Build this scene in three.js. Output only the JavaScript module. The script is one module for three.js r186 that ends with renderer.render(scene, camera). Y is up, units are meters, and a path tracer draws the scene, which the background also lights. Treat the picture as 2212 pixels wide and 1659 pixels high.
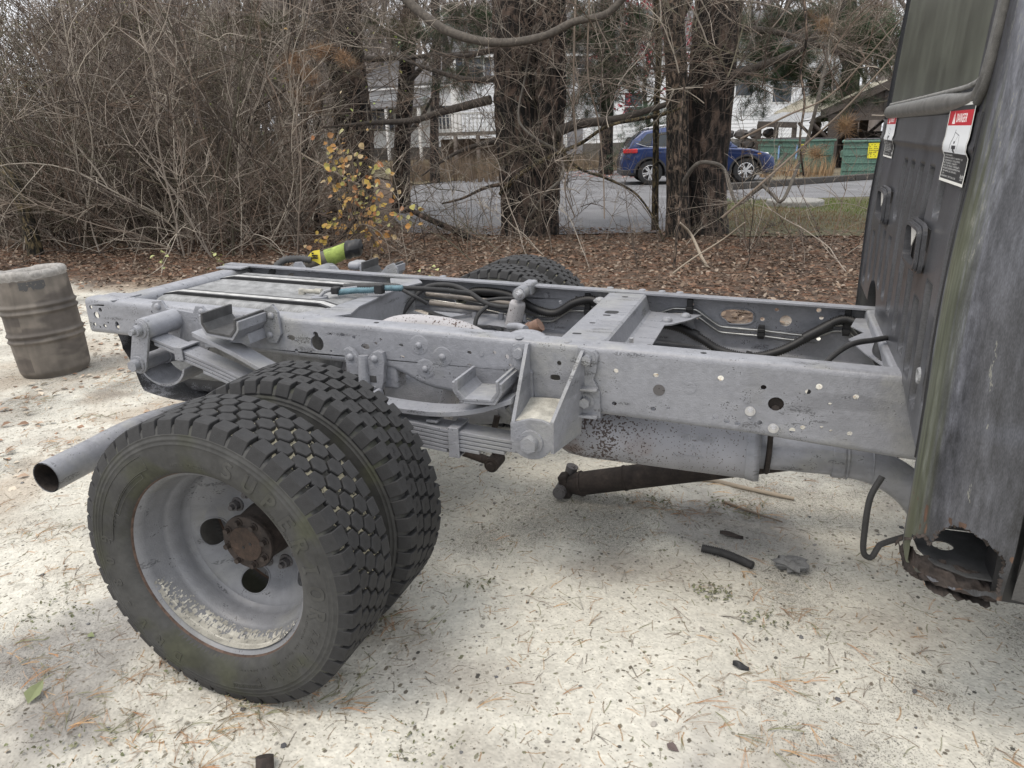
import * as THREE from 'three';
import { mergeGeometries } from 'three/addons/utils/BufferGeometryUtils.js';
import { RoundedBoxGeometry } from 'three/addons/geometries/RoundedBoxGeometry.js';
import { FontLoader } from 'three/addons/loaders/FontLoader.js';
import { TextGeometry } from 'three/addons/geometries/TextGeometry.js';

// ---------------------------------------------------------------- camera, sky, sun, exposure
const scene = new THREE.Scene();
const camera = new THREE.PerspectiveCamera(54.802, 1024 / 768, 0.05, 600);
camera.rotation.order = 'YXZ';
camera.position.set(1.2805, 1.4120, 2.5436);
camera.rotation.set(-0.32425, 0.34844, -0.02843);
scene.add(camera);
camera.updateMatrixWorld(true);
{
  // overcast sky: bright, almost even cloud, a little brighter overhead
  const w = 256, h = 128, d = new Float32Array(w * h * 4);
  for (let j = 0; j < h; j++) for (let i = 0; i < w; i++) {
    const el = (j + 0.5) / h * Math.PI - Math.PI / 2, az = (i + 0.5) / w * Math.PI * 2;
    const cl = 1 + 0.05 * Math.sin(az * 3 + el * 5) * Math.cos(el * 2) + 0.035 * Math.sin(az * 7 - el * 9);
    const k = el > 0 ? (0.80 + 0.44 * Math.sin(el)) * cl : 0.45;
    const q = (j * w + i) * 4;
    d[q] = 0.965 * k; d[q + 1] = 0.985 * k; d[q + 2] = 1.03 * k; d[q + 3] = 1;
  }
  const t = new THREE.DataTexture(d, w, h, THREE.RGBAFormat, THREE.FloatType);
  t.mapping = THREE.EquirectangularReflectionMapping; t.magFilter = THREE.LinearFilter; t.needsUpdate = true;
  scene.background = t; scene.environment = t;
}
const sun = new THREE.DirectionalLight(0xfff3e2, 1.25);
sun.position.set(-3.5, 12, 3.5); sun.target.position.set(0, 0, -1);
sun.castShadow = true; sun.shadow.radius = 48; sun.shadow.mapSize.set(2048, 2048);
Object.assign(sun.shadow.camera, { left: -14, right: 14, top: 14, bottom: -14, near: 0.5, far: 60 });
scene.add(sun, sun.target);
const renderer = new THREE.WebGLRenderer({ antialias: true });
renderer.setSize(1024, 768);
renderer.toneMapping = THREE.LinearToneMapping;
renderer.toneMappingExposure = 1.56;
renderer.shadowMap.enabled = true;

// ---------------------------------------------------------------- helpers
let seed = 12345;
function rnd() { seed = (seed + 0x6D2B79F5) | 0; let t = Math.imul(seed ^ (seed >>> 15), 1 | seed); t = (t + Math.imul(t ^ (t >>> 7), 61 | t)) ^ t; return ((t ^ (t >>> 14)) >>> 0) / 4294967296; }
const rr = (a, b) => a + (b - a) * rnd();
const pick = a => a[Math.floor(rnd() * a.length)];
const V = (x, y, z) => new THREE.Vector3(x, y, z);
const clamp = (x, a = 0, b = 1) => Math.min(b, Math.max(a, x));
const sstep = (a, b, x) => { const t = clamp((x - a) / (b - a)); return t * t * (3 - 2 * t); };
const lerp = (a, b, t) => a + (b - a) * t;
function hash2(i, j) { let h = Math.imul(i, 374761393) ^ Math.imul(j, 668265263); h = Math.imul(h ^ (h >>> 13), 1274126177); return ((h ^ (h >>> 16)) >>> 0) / 4294967296; }
const NT = new Float32Array(65536); for (let j = 0; j < 256; j++) for (let i = 0; i < 256; i++) NT[j * 256 + i] = hash2(i, j);
function vnoise(x, y, p = 0) {                       // value noise, periodic when p > 0
  const i = Math.floor(x), j = Math.floor(y), fx = x - i, fy = y - j;
  const u = fx * fx * (3 - 2 * fx), v = fy * fy * (3 - 2 * fy);
  let i0 = i, i1 = i + 1, j0 = j, j1 = j + 1;
  if (p > 0) { i0 = ((i0 % p) + p) % p; i1 = ((i1 % p) + p) % p; j0 = ((j0 % p) + p) % p; j1 = ((j1 % p) + p) % p; }
  i0 &= 255; i1 &= 255; j0 = (j0 & 255) << 8; j1 = (j1 & 255) << 8;
  const a = NT[j0 | i0], b = NT[j0 | i1], c = NT[j1 | i0], d = NT[j1 | i1];
  return a + (b - a) * u + (c - a) * v + (a - b - c + d) * u * v;
}
function fbm(x, y, o = 4, p = 0) { let s = 0, a = 0.5, t = 0; for (let k = 0; k < o; k++) { s += a * vnoise(x, y, p); t += a; x = x * 2 + (p ? 0 : 17.3); y = y * 2 + (p ? 0 : 9.1); if (p) p *= 2; a *= 0.5; } return s / t; }
// a point of the photograph (2212 pixels wide) on a plane of the place
function un(u, v, ax, val) {
  const p = V(u / 2212 * 2 - 1, 1 - v / 1659 * 2, 0.5);
  camera.aspect = 4 / 3; camera.updateProjectionMatrix();
  p.unproject(camera).sub(camera.position);
  return camera.position.clone().addScaledVector(p, (val - camera.position[ax]) / p[ax]);
}
// textures ---------------------------------------------------------
function tex(n, size, fn, srgb = true) {
  const d = new Uint8Array(n * n * 4);
  for (let j = 0; j < n; j++) for (let i = 0; i < n; i++) {
    const c = fn(i / n, j / n, i, j), q = (j * n + i) * 4;
    if (typeof c === 'number') { d[q] = d[q + 1] = d[q + 2] = clamp(c, 0, 255); } else { d[q] = clamp(c[0], 0, 255); d[q + 1] = clamp(c[1], 0, 255); d[q + 2] = clamp(c[2], 0, 255); }
    d[q + 3] = 255;
  }
  return dtex(d, n, n, size, srgb);
}
function dtex(d, w, h, size, srgb) {
  const t = new THREE.DataTexture(d, w, h, THREE.RGBAFormat);
  t.wrapS = t.wrapT = THREE.RepeatWrapping; t.magFilter = THREE.LinearFilter; t.minFilter = THREE.LinearMipmapLinearFilter; t.generateMipmaps = true;
  if (srgb) t.colorSpace = THREE.SRGBColorSpace;
  if (size) t.repeat.set(1 / size, 1 / size);
  t.needsUpdate = true; return t;
}
function mat(color, rough = 0.7, o = {}) {
  const m = new THREE.MeshStandardMaterial({ roughness: rough, ...o });
  if (Array.isArray(color)) m.color.setRGB(...color); else m.color.set(color);
  return m;
}
// geometry ---------------------------------------------------------
function mUV(g) {                                     // uv in metres, by the side each face turns to
  g = g.index ? g.toNonIndexed() : g;
  const p = g.attributes.position, n = g.attributes.normal, uv = new Float32Array(p.count * 2);
  for (let i = 0; i < p.count; i += 3) {
    let nx = 0, ny = 0, nz = 0;
    for (let k = i; k < i + 3; k++) { nx += n.getX(k); ny += n.getY(k); nz += n.getZ(k); }
    nx = Math.abs(nx); ny = Math.abs(ny); nz = Math.abs(nz);
    for (let k = i; k < i + 3; k++) {
      const x = p.getX(k), y = p.getY(k), z = p.getZ(k);
      if (ny >= nx && ny >= nz) { uv[k * 2] = x; uv[k * 2 + 1] = z; } else if (nz >= nx) { uv[k * 2] = x; uv[k * 2 + 1] = y; } else { uv[k * 2] = z; uv[k * 2 + 1] = y; }
    }
  }
  g.setAttribute('uv', new THREE.BufferAttribute(uv, 2));
  return g;
}
function clean(g) { for (const k of Object.keys(g.attributes)) if (!['position', 'normal', 'uv'].includes(k)) g.deleteAttribute(k); g.morphAttributes = {}; g.clearGroups(); return g; }
function join(gs) {
  gs = (Array.isArray(gs) ? gs : [gs]).flat(9).filter(Boolean).map(g => clean(mUV(g)));
  return gs.length === 1 ? gs[0] : mergeGeometries(gs, false);
}
const names = {};
function numbered(n) { const k = (names[n] = (names[n] ?? -1) + 1); return k ? n + '_' + String(k).padStart(3, '0') : n; }
function sh(m) { m.castShadow = m.receiveShadow = true; return m; }
function P(name, gs, m, parent, label) {              // one named mesh under its thing or part
  const o = sh(new THREE.Mesh(join(gs), m)); o.name = name; parent.add(o);
  if (label) o.userData.label = label;
  return o;
}
function raw(name, g, m, parent) { const o = sh(new THREE.Mesh(g, m)); o.name = name; parent.add(o); return o; }
function thing(name, label, category, pos = [0, 0, 0], turn = 0, group) {
  const o = new THREE.Group(); o.name = numbered(name); o.position.set(...pos); o.rotation.y = turn; scene.add(o);
  o.userData = { label, category }; if (group) o.userData.group = group; return o;
}
function part(name, parent, label) { const o = new THREE.Group(); o.name = name; parent.add(o); if (label) o.userData.label = label; return o; }
function top(o, label, category, group) { o.name = numbered(o.name); o.userData = { label, category }; if (group) o.userData.group = group; return o; }
function structure(name, g, m) { const o = sh(new THREE.Mesh(g, m)); o.name = name; o.userData.kind = 'structure'; scene.add(o); return o; }
function box(x0, x1, y0, y1, z0, z1, r = 0) {
  const w = x1 - x0, h = y1 - y0, d = z1 - z0;
  const g = r ? new RoundedBoxGeometry(w, h, d, 2, Math.min(r, w / 2.01, h / 2.01, d / 2.01)) : new THREE.BoxGeometry(w, h, d);
  return g.translate((x0 + x1) / 2, (y0 + y1) / 2, (z0 + z1) / 2);
}
function cyl(a, b, r0, r1 = r0, n = 20, open = false) { // cylinder from point a to point b
  const d = b.clone().sub(a), L = d.length();
  const g = new THREE.CylinderGeometry(r1, r0, L, n, 1, open); g.translate(0, L / 2, 0);
  g.applyQuaternion(new THREE.Quaternion().setFromUnitVectors(V(0, 1, 0), d.normalize())); g.translate(a.x, a.y, a.z); return g;
}
function lathe(pts, axis, at, n = 32) {               // pts [r, along axis]
  const g = new THREE.LatheGeometry(pts.map(q => new THREE.Vector2(q[0], q[1])), n);
  g.applyQuaternion(new THREE.Quaternion().setFromUnitVectors(V(0, 1, 0), axis.clone().normalize())); g.translate(at.x, at.y, at.z); return g;
}
function tube(pts, r, o = {}) {                       // swept round bar; r a number or a function of t
  const { seg = pts.length * 8, sides = 10, tension = 0.5, caps = true, straight = false } = o;
  const c = straight ? new THREE.CurvePath() : new THREE.CatmullRomCurve3(pts, false, 'catmullrom', tension);
  const N = seg, f = c.computeFrenetFrames(N, false), pos = [], nor = [], idx = [];
  for (let i = 0; i <= N; i++) {
    const t = i / N, q = c.getPointAt(t), R = typeof r === 'function' ? r(t, i) : r;
    for (let k = 0; k < sides; k++) {
      const a = k / sides * Math.PI * 2, ca = Math.cos(a), sa = Math.sin(a);
      const nx = f.normals[i].x * ca + f.binormals[i].x * sa, ny = f.normals[i].y * ca + f.binormals[i].y * sa, nz = f.normals[i].z * ca + f.binormals[i].z * sa;
      pos.push(q.x + nx * R, q.y + ny * R, q.z + nz * R); nor.push(nx, ny, nz);
    }
  }
  for (let i = 0; i < N; i++) for (let k = 0; k < sides; k++) { const a = i * sides + k, b = i * sides + (k + 1) % sides; idx.push(a, b, a + sides, b, b + sides, a + sides); }
  if (caps) for (const [row, e] of [[0, -1], [N, 1]]) {
    const t = f.tangents[row], base = pos.length / 3;
    for (let k = 0; k < sides; k++) { const s = (row * sides + k) * 3; pos.push(pos[s], pos[s + 1], pos[s + 2]); nor.push(t.x * e, t.y * e, t.z * e); }
    for (let k = 1; k < sides - 1; k++) e > 0 ? idx.push(base, base + k, base + k + 1) : idx.push(base, base + k + 1, base + k);
  }
  const g = new THREE.BufferGeometry();
  g.setAttribute('position', new THREE.Float32BufferAttribute(pos, 3)); g.setAttribute('normal', new THREE.Float32BufferAttribute(nor, 3));
  g.setAttribute('uv', new THREE.Float32BufferAttribute(new Float32Array(pos.length / 3 * 2), 2)); g.setIndex(idx); return g;
}
const corr = (r, n) => t => r * (1 + 0.13 * Math.sin(t * n * Math.PI * 2));       // corrugated conduit
function extr(pts, d, o = {}) {                       // outline [x, y] pushed along +z by d; o.holes = list of outlines
  const s = new THREE.Shape(pts.map(q => new THREE.Vector2(q[0], q[1])));
  for (const h of o.holes || []) s.holes.push(new THREE.Path(h.map(q => new THREE.Vector2(q[0], q[1]))));
  const b = o.bevel || 0;
  const g = new THREE.ExtrudeGeometry(s, { depth: d - 2 * b, bevelEnabled: b > 0, bevelSize: b, bevelOffset: -b, bevelThickness: b, bevelSegments: 2, steps: 1, curveSegments: 10 });
  if (b) g.translate(0, 0, b);
  return g;
}
function ell(cx, cy, w, h, n = 14, pw = 2) { const a = []; for (let k = 0; k < n; k++) { const t = k / n * Math.PI * 2, c = Math.cos(t), s = Math.sin(t); a.push([cx + w / 2 * Math.sign(c) * Math.abs(c) ** (2 / pw), cy + h / 2 * Math.sign(s) * Math.abs(s) ** (2 / pw)]); } return a; }
function grid(nu, nv, fn, flip = false, keep) {       // surface fn(u, v) -> Vector3 with smooth normals
  const pos = [], idx = [], uv = [];
  for (let j = 0; j <= nv; j++) for (let i = 0; i <= nu; i++) { const p = fn(i / nu, j / nv); pos.push(p.x, p.y, p.z); uv.push(p.u ?? i / nu, p.v ?? j / nv); }
  for (let j = 0; j < nv; j++) for (let i = 0; i < nu; i++) {
    const a = j * (nu + 1) + i, b = a + 1, c = a + nu + 1, d = c + 1;
    if (keep && !keep((i + 0.5) / nu, (j + 0.5) / nv)) continue;
    flip ? idx.push(a, c, b, b, c, d) : idx.push(a, b, c, b, d, c);
  }
  const g = new THREE.BufferGeometry();
  g.setAttribute('position', new THREE.Float32BufferAttribute(pos, 3)); g.setAttribute('uv', new THREE.Float32BufferAttribute(uv, 2));
  g.setIndex(idx); g.computeVertexNormals(); return g;
}
function sweepX(xs, prof) {                           // closed profile prof(x) -> [[y, z]...] carried along x, flat-ended
  const m = prof(xs[0]).length, gs = [];
  const rows = xs.map(x => prof(x).map(q => V(x, q[0], q[1])));
  const pos = [];
  const tri = (a, b, c) => pos.push(a.x, a.y, a.z, b.x, b.y, b.z, c.x, c.y, c.z);
  for (let i = 0; i < rows.length - 1; i++) for (let k = 0; k < m; k++) { const A = rows[i][k], B = rows[i][(k + 1) % m], C = rows[i + 1][k], D = rows[i + 1][(k + 1) % m]; tri(A, C, B); tri(B, C, D); }
  const g = new THREE.BufferGeometry(); g.setAttribute('position', new THREE.Float32BufferAttribute(pos, 3)); g.computeVertexNormals();
  for (const [r, e] of [[rows[0], 0], [rows[rows.length - 1], 1]]) {
    const c2 = r.map(q => new THREE.Vector2(q.y, q.z)), p2 = [];
    for (const f of THREE.ShapeUtils.triangulateShape(c2, [])) { const [a, b, c] = e ? f : [f[0], f[2], f[1]]; for (const q of [a, b, c]) p2.push(r[q].x, r[q].y, r[q].z); }
    const h = new THREE.BufferGeometry(); h.setAttribute('position', new THREE.Float32BufferAttribute(p2, 3)); h.computeVertexNormals(); gs.push(h);
  }
  gs.push(g); for (const q of gs) q.setAttribute('uv', new THREE.Float32BufferAttribute(new Float32Array(q.attributes.position.count * 2), 2));
  return mergeGeometries(gs, false);
}
function soft(g, ang = 40) {                          // average normals of neighbouring faces that turn less than ang
  g = g.index ? g.toNonIndexed() : g; g.computeVertexNormals();
  const p = g.attributes.position, n = g.attributes.normal, map = new Map(), key = i => Math.round(p.getX(i) * 5e4) + '_' + Math.round(p.getY(i) * 5e4) + '_' + Math.round(p.getZ(i) * 5e4), ks = [];
  for (let i = 0; i < p.count; i++) { const k = key(i); ks.push(k); if (!map.has(k)) map.set(k, []); map.get(k).push(i); }
  const out = new Float32Array(p.count * 3), c = Math.cos(ang * Math.PI / 180);
  for (let i = 0; i < p.count; i++) { let x = 0, y = 0, z = 0; for (const j of map.get(ks[i])) if (n.getX(i) * n.getX(j) + n.getY(i) * n.getY(j) + n.getZ(i) * n.getZ(j) > c) { x += n.getX(j); y += n.getY(j); z += n.getZ(j); } const L = Math.hypot(x, y, z) || 1; out.set([x / L, y / L, z / L], i * 3); }
  g.setAttribute('normal', new THREE.BufferAttribute(out, 3)); return g;
}
function inst(name, g, m, list, parent, colors) {     // list of Matrix4
  const o = new THREE.InstancedMesh(g, m, list.length); o.name = name; sh(o);
  list.forEach((q, i) => { o.setMatrixAt(i, q); if (colors) o.setColorAt(i, colors(i)); });
  o.userData.kind = 'stuff'; parent.add(o); return o;
}
const TRS = (x, y, z, rx, ry, rz, sx, sy = sx, sz = sx) => new THREE.Matrix4().compose(V(x, y, z), new THREE.Quaternion().setFromEuler(new THREE.Euler(rx, ry, rz, 'YXZ')), V(sx, sy, sz));
// ---------------------------------------------------------------- textures and materials
const T_ = {};
{ // primer grey: mottled, a few bare dark flecks
  T_.paint = tex(1024, 1.0, (u, v) => {
    const a = fbm(u * 8, v * 8, 4, 8), b = fbm(u * 64, v * 64, 3, 64), f = fbm(u * 16 + 3, v * 16, 3, 16), s = vnoise(u * 400, v * 400, 400);
    let k = 0.93 + 0.10 * (a - 0.5) + 0.10 * (b - 0.5);
    if (f > 0.66 && s > 0.80 && b > 0.5) k *= 0.55; else if (s > 0.93) k *= 0.86; const sc = fbm(u * 8, v * 32, 3, 8); if (sc > 0.74 && vnoise(u * 256, v * 512, 256) > 0.55) k *= 0.74; k *= 1 - 0.10 * sstep(0.52, 0.72, fbm(u * 4, v * 16, 4, 4));
    const dust = sstep(0.5, 0.75, fbm(u * 6 + 11, v * 6, 4, 6)) * 0.5 * (0.4 + b);
    return [255 * (k + 0.03 * dust), 255 * (k + 0.02 * dust), 255 * (k - 0.04 * dust)];
  });
  T_.pit = tex(512, 0.16, (u, v) => 255 * (0.6 * fbm(u * 12, v * 12, 3, 12) + 0.4 * vnoise(u * 60, v * 60, 60)), false);
  // flaked paint over rust, for muffler and shock absorber
  T_.flake = tex(1024, 0.7, (u, v) => {
    const a = fbm(u * 6, v * 6, 4, 6), f = fbm(u * 130, v * 130, 2, 130), big = sstep(0.50, 0.62, fbm(u * 3 + 5, v * 3, 3, 3));
    if (f > 0.80 - 0.17 * big) return f > 0.70 ? [66, 56, 54] : [112, 100, 96];
    const k = 0.92 + 0.12 * (a - 0.5); return [k * 172, k * 170, k * 172];
  });
  T_.rust = tex(512, 0.25, (u, v) => { const a = fbm(u * 8, v * 8, 5, 8), b = fbm(u * 40, v * 40, 2, 40); const k = 0.5 + 0.7 * a; return [k * 94 + 26 * b, k * 84 + 23 * b, k * 78 + 21 * b]; });
  T_.noise = tex(512, 0.3, (u, v) => 255 * clamp(0.78 + 0.34 * (fbm(u * 10, v * 10, 5, 10) - 0.5) + 0.1 * (vnoise(u * 128, v * 128, 128) - 0.5)));
  T_.speck = tex(512, 0.12, (u, v) => { const s = vnoise(u * 150, v * 150, 150), a = fbm(u * 6, v * 6, 3, 6); const k = 0.8 + 0.3 * (a - 0.5); return s > 0.86 ? 255 * Math.min(1, k * 1.45) : 255 * k * 0.92; });
  // rubber: dusty, brownish green bloom in patches
  T_.rubber = tex(1024, 0.5, (u, v) => {
    const a = fbm(u * 6, v * 6, 5, 6), b = fbm(u * 50, v * 50, 2, 50), k = 0.62 + 0.42 * a + 0.14 * (b - 0.5), g = sstep(0.42, 0.7, fbm(u * 4 + 7, v * 4 + 2, 4, 4));
    return [255 * k * (1 - 0.02 * g), 255 * k, 255 * k * (1 - 0.16 * g)];
  });
  // groove floor of the tread: sand packed in patches
  T_.tread = tex(512, 0.3, (u, v) => { const f = fbm(u * 9, v * 9, 4, 9), s = vnoise(u * 120, v * 120, 120); return f + 0.12 * s > 0.53 ? [214, 208, 184] : [70 + 30 * s, 70 + 30 * s, 68 + 30 * s]; });
  T_.bark = tex(1024, 1.0, (u, v) => {
    const w = fbm(u * 10, v * 5, 3, 5 * 1) ; const r = fbm(u * 26 + 3 * w, v * 6, 4, 0), c = fbm(u * 60, v * 60, 3, 60);
    const k = 0.18 + 0.95 * sstep(.3, .75, r) + 0.35 * (c - 0.5); const l = sstep(0.58, 0.8, c) * 0.25;
    return [k * 112 + 50 * l, k * 99 + 50 * l, k * 90 + 46 * l];
  });
  T_.asph = tex(1024, 2.0, (u, v) => { const s = vnoise(u * 500, v * 500, 500), a = fbm(u * 5, v * 5, 4, 5); const k = 0.74 + 0.3 * (s - 0.5) + 0.22 * (a - 0.5); return [k * 255, k * 255, k * 258]; });
  // sand of the yard: fine grain, dark specks, small stains, short needle bits
  const n = 2048, d = new Uint8Array(n * n * 4);
  for (let j = 0; j < n; j++) for (let i = 0; i < n; i++) {
    const u = i / n, v = j / n, a = fbm(u * 12, v * 12, 4, 12), s = vnoise(u * 600, v * 600, 600), b = vnoise(u * 220, v * 220, 220);
    let k = 0.90 + 0.14 * (a - 0.5) + 0.10 * (s - 0.5) + 0.07 * (b - 0.5);
    const st = sstep(0.60, 0.78, fbm(u * 7 + 4, v * 7, 5, 7)); k *= 1 - 0.20 * st * (0.5 + s); const hz = hash2(i, j), so = sstep(0.54, 0.74, fbm(u * 6 + 1, v * 6 + 3, 5, 6)); if (hz > 0.993 - 0.26 * so) k *= 0.5 + 0.35 * hash2(j, i); k *= 1 - 0.10 * so;
    const q = (j * n + i) * 4; d[q] = clamp(255 * k, 0, 255); d[q + 1] = clamp(255 * k * 0.995, 0, 255); d[q + 2] = clamp(255 * k * (0.985 + 0.02 * st), 0, 255); d[q + 3] = 255;
  }
  const put = (x, y, c, o) => { x = ((x % n) + n) % n | 0; y = ((y % n) + n) % n | 0; const q = (y * n + x) * 4; for (let e = 0; e < 3; e++) d[q + e] = d[q + e] * (1 - o) + c[e] * o; };
  for (let m = 0; m < 60000; m++) { const x = rnd() * n, y = rnd() * n, r = 0.55 + 2.3 * rnd() ** 7, c = pick([[98, 92, 84], [118, 110, 98], [138, 134, 126], [84, 83, 82], [122, 124, 102]]), e = rr(0.5, 1.6), o = rr(0.35, 0.95); for (let b = -4; b <= 4; b++) for (let a = -4; a <= 4; a++) if (Math.hypot(a, b * e) < r) put(x + a, y + b, c, o); }
  for (let m = 0; m < 9500; m++) { let x = rnd() * n, y = rnd() * n, t = rnd() * 6.28; const L = 4 + 24 * rnd() ** 2, c = pick([[150, 112, 76], [112, 96, 80], [84, 78, 72], [168, 128, 88], [110, 112, 86]]), bend = rr(-0.03, 0.03), o = rr(0.3, 0.85); for (let q = 0; q < L; q++) { put(x, y, c, o); put(x + 0.7, y, c, o * 0.5); x += Math.cos(t); y += Math.sin(t); t += bend; } }
  T_.sand = dtex(d, n, n, 4.2, true);
}
const tx = (t, size) => { const c = t.clone(); c.repeat.set(1 / size, 1 / size); c.needsUpdate = true; return c; };
const M = {
  paint: mat([0.272, 0.279, 0.305], 0.44, { map: T_.paint, bumpMap: T_.pit, bumpScale: 0.0014 }),
  smooth: mat([0.272, 0.279, 0.305], 0.44, { map: T_.paint, bumpMap: T_.pit, bumpScale: 0.0008 }),
  cast: mat([0.266, 0.273, 0.298], 0.6, { map: T_.paint, bumpMap: T_.pit, bumpScale: 0.0022 }),
  flake: mat([1, 1, 1], 0.75, { map: T_.flake, bumpMap: T_.pit, bumpScale: 0.001 }),
  rustgrey: mat([0.30, 0.29, 0.285], 0.8, { map: T_.flake }),
  rust: mat([0.75, 0.62, 0.55], 0.9, { map: T_.rust, bumpMap: T_.pit, bumpScale: 0.0012 }),
  darkrust: mat([0.26, 0.25, 0.25], 0.85, { map: T_.rust, bumpMap: T_.pit, bumpScale: 0.001 }),
  tank: mat([0.34, 0.345, 0.35], 0.7, { map: T_.noise }),
  tankdark: mat([1, 1, 1], 0.65, { map: tex(512, 0.5, (u, v) => { const g = sstep(.45, .66, fbm(u * 5, v * 5, 4, 5) + .25 * (vnoise(u * 180, v * 180, 180) - .5)); return [lerp(58, 128, g), lerp(58, 129, g), lerp(60, 135, g)]; }) }),
  black: mat([0.022, 0.022, 0.024], 0.55, { map: T_.noise }),
  blackdust: mat([0.05, 0.05, 0.052], 0.75, { map: T_.speck }),
  pad: mat([0.09, 0.09, 0.092], 0.75, { map: T_.noise }),
  steel: mat([0.62, 0.62, 0.60], 0.28, { metalness: 0.9, map: T_.noise }),
  zinc: mat([0.55, 0.55, 0.56], 0.35, { metalness: 0.7 }),
  rubber: mat([0.064, 0.064, 0.062], 0.78, { map: T_.rubber, bumpMap: T_.pit, bumpScale: 0.0005 }),
  letter: mat([0.066, 0.066, 0.063], 0.6, { map: T_.rubber }),
  block: mat([0.046, 0.046, 0.048], 0.8, { map: T_.speck }),
  treadfloor: mat([0.60, 0.58, 0.54], 0.9, { map: T_.tread }),
  sandbit: mat([0.62, 0.60, 0.53], 0.95, { map: T_.noise }),
  bark: mat([0.40, 0.36, 0.34], 0.95, { map: T_.bark }),
  barkgrey: mat([0.60, 0.57, 0.52], 0.95, { map: tx(T_.bark, 0.5) }),
  barkgreen: mat([0.62, 0.62, 0.40], 0.95, { map: tx(T_.bark, 0.5) }),
  darklimb: mat([0.105, 0.09, 0.078], 0.95, { map: T_.noise }),
  darklimb2: mat([0.15, 0.13, 0.11], 0.9, { map: T_.noise }),
  limbgrey: mat([0.20, 0.18, 0.155], 0.9, { map: T_.noise }),
  twig: mat([0.17, 0.135, 0.105], 0.9),
  twiglight: mat([0.30, 0.255, 0.20], 0.9),
  rim: mat([0.195, 0.20, 0.215], 0.45, { map: T_.paint, bumpMap: T_.pit, bumpScale: .0006 }),
  hub: mat([0.30, 0.28, 0.27], 0.75, { map: T_.rust, bumpMap: T_.pit, bumpScale: 0.001 }),
  inner: mat([0.065, 0.066, 0.068], 0.7, { map: T_.noise }),
  darkrust2: mat([0.50, 0.42, 0.38], 0.9, { map: T_.rust }),
  strap: mat([.66, .66, .65], .55, { map: T_.noise }),
  white: mat([0.8, 0.8, 0.78], 0.6),
};
// ---------------------------------------------------------------- the truck: bare chassis, rear wheels, back of the cab
const truck = thing('chassis_truck', 'cab chassis truck with bare grey primed frame rails and dark weathered cab', 'truck');
const railTop = x => 0.8233 - 0.0277 * x;
const bot = [[-1.25, .719], [-.96, .712], [-.385, .689], [.03, .676], [.09, .669], [.135, .652], [.185, .628], [.235, .613], [.335, .602], [.79, .581], [1.24, .565], [1.67, .533], [2.6, .49]];
const railBot = x => { for (let i = 1; i < bot.length; i++) if (x <= bot[i][0]) { const [a, b] = [bot[i - 1], bot[i]]; return lerp(b[1], a[1], clamp((b[0] - x) / (b[0] - a[0]))); } return .49; };
const slot = (x, y, w, h) => ell(x, y, w / 1000, h / 1000, 14, 2);
const oval = (x, y, w, h) => ell(x, y, w / 1000, h / 1000, 20, 3);
const XR = -1.24, XF = 2.5;
function railGeo(holes, fw = 0.068) {                 // channel with its web at z = 0 facing +z, flanges to -z
  const r = 0.02, t = 0.007, gs = [];
  const xs = []; for (let x = XR; x <= XF + 1e-6; x += 0.02) xs.push(x);
  const o = []; for (const x of xs) o.push([x, railTop(x) - r]); for (const x of [...xs].reverse()) o.push([x, railBot(x) + r]);
  gs.push(extr(o, t, { holes }).translate(0, 0, -t));
  const prof = (x, s) => {
    const y0 = s > 0 ? railTop(x) : railBot(x), a = [];
    for (let k = 0; k <= 6; k++) { const q = k / 6 * Math.PI / 2; a.push([y0 - s * r + s * r * Math.sin(q), -r + r * Math.cos(q)]); }
    a.push([y0, -fw], [y0 - s * t, -fw]);
    for (let k = 6; k >= 0; k--) { const q = k / 6 * Math.PI / 2, ri = r - t; a.push([y0 - s * r + s * ri * Math.sin(q), -r + ri * Math.cos(q)]); }
    return s > 0 ? a : a.reverse();
  };
  gs.push(soft(sweepX(xs, x => prof(x, 1)), 35), soft(sweepX(xs, x => prof(x, -1)), 35));
  return gs;
}
const bolt = (p, d, r, h = r * 0.75, m = 6) => [cyl(p, p.clone().addScaledVector(d, h * 0.28), r * 1.45, r * 1.38, 18), cyl(p.clone().addScaledVector(d, h * 0.28), p.clone().addScaledVector(d, h * 1.35), r, r * 0.94, m)];
const dome = (p, d, r, h = r * 0.6) => lathe([[r, 0], [r * .97, h * .3], [r * .8, h * .65], [r * .45, h * .92], [0.0001, h]], d, p, 14);
const nut = (p, d, r) => [...bolt(p, d, r, r * .9), cyl(p, p.clone().addScaledVector(d, r * 2), r * 0.5, r * .5, 10)];
const ZP = V(0, 0, 1), ZN = V(0, 0, -1), YP = V(0, 1, 0), XN = V(-1, 0, 0), XP = V(1, 0, 0);
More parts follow.
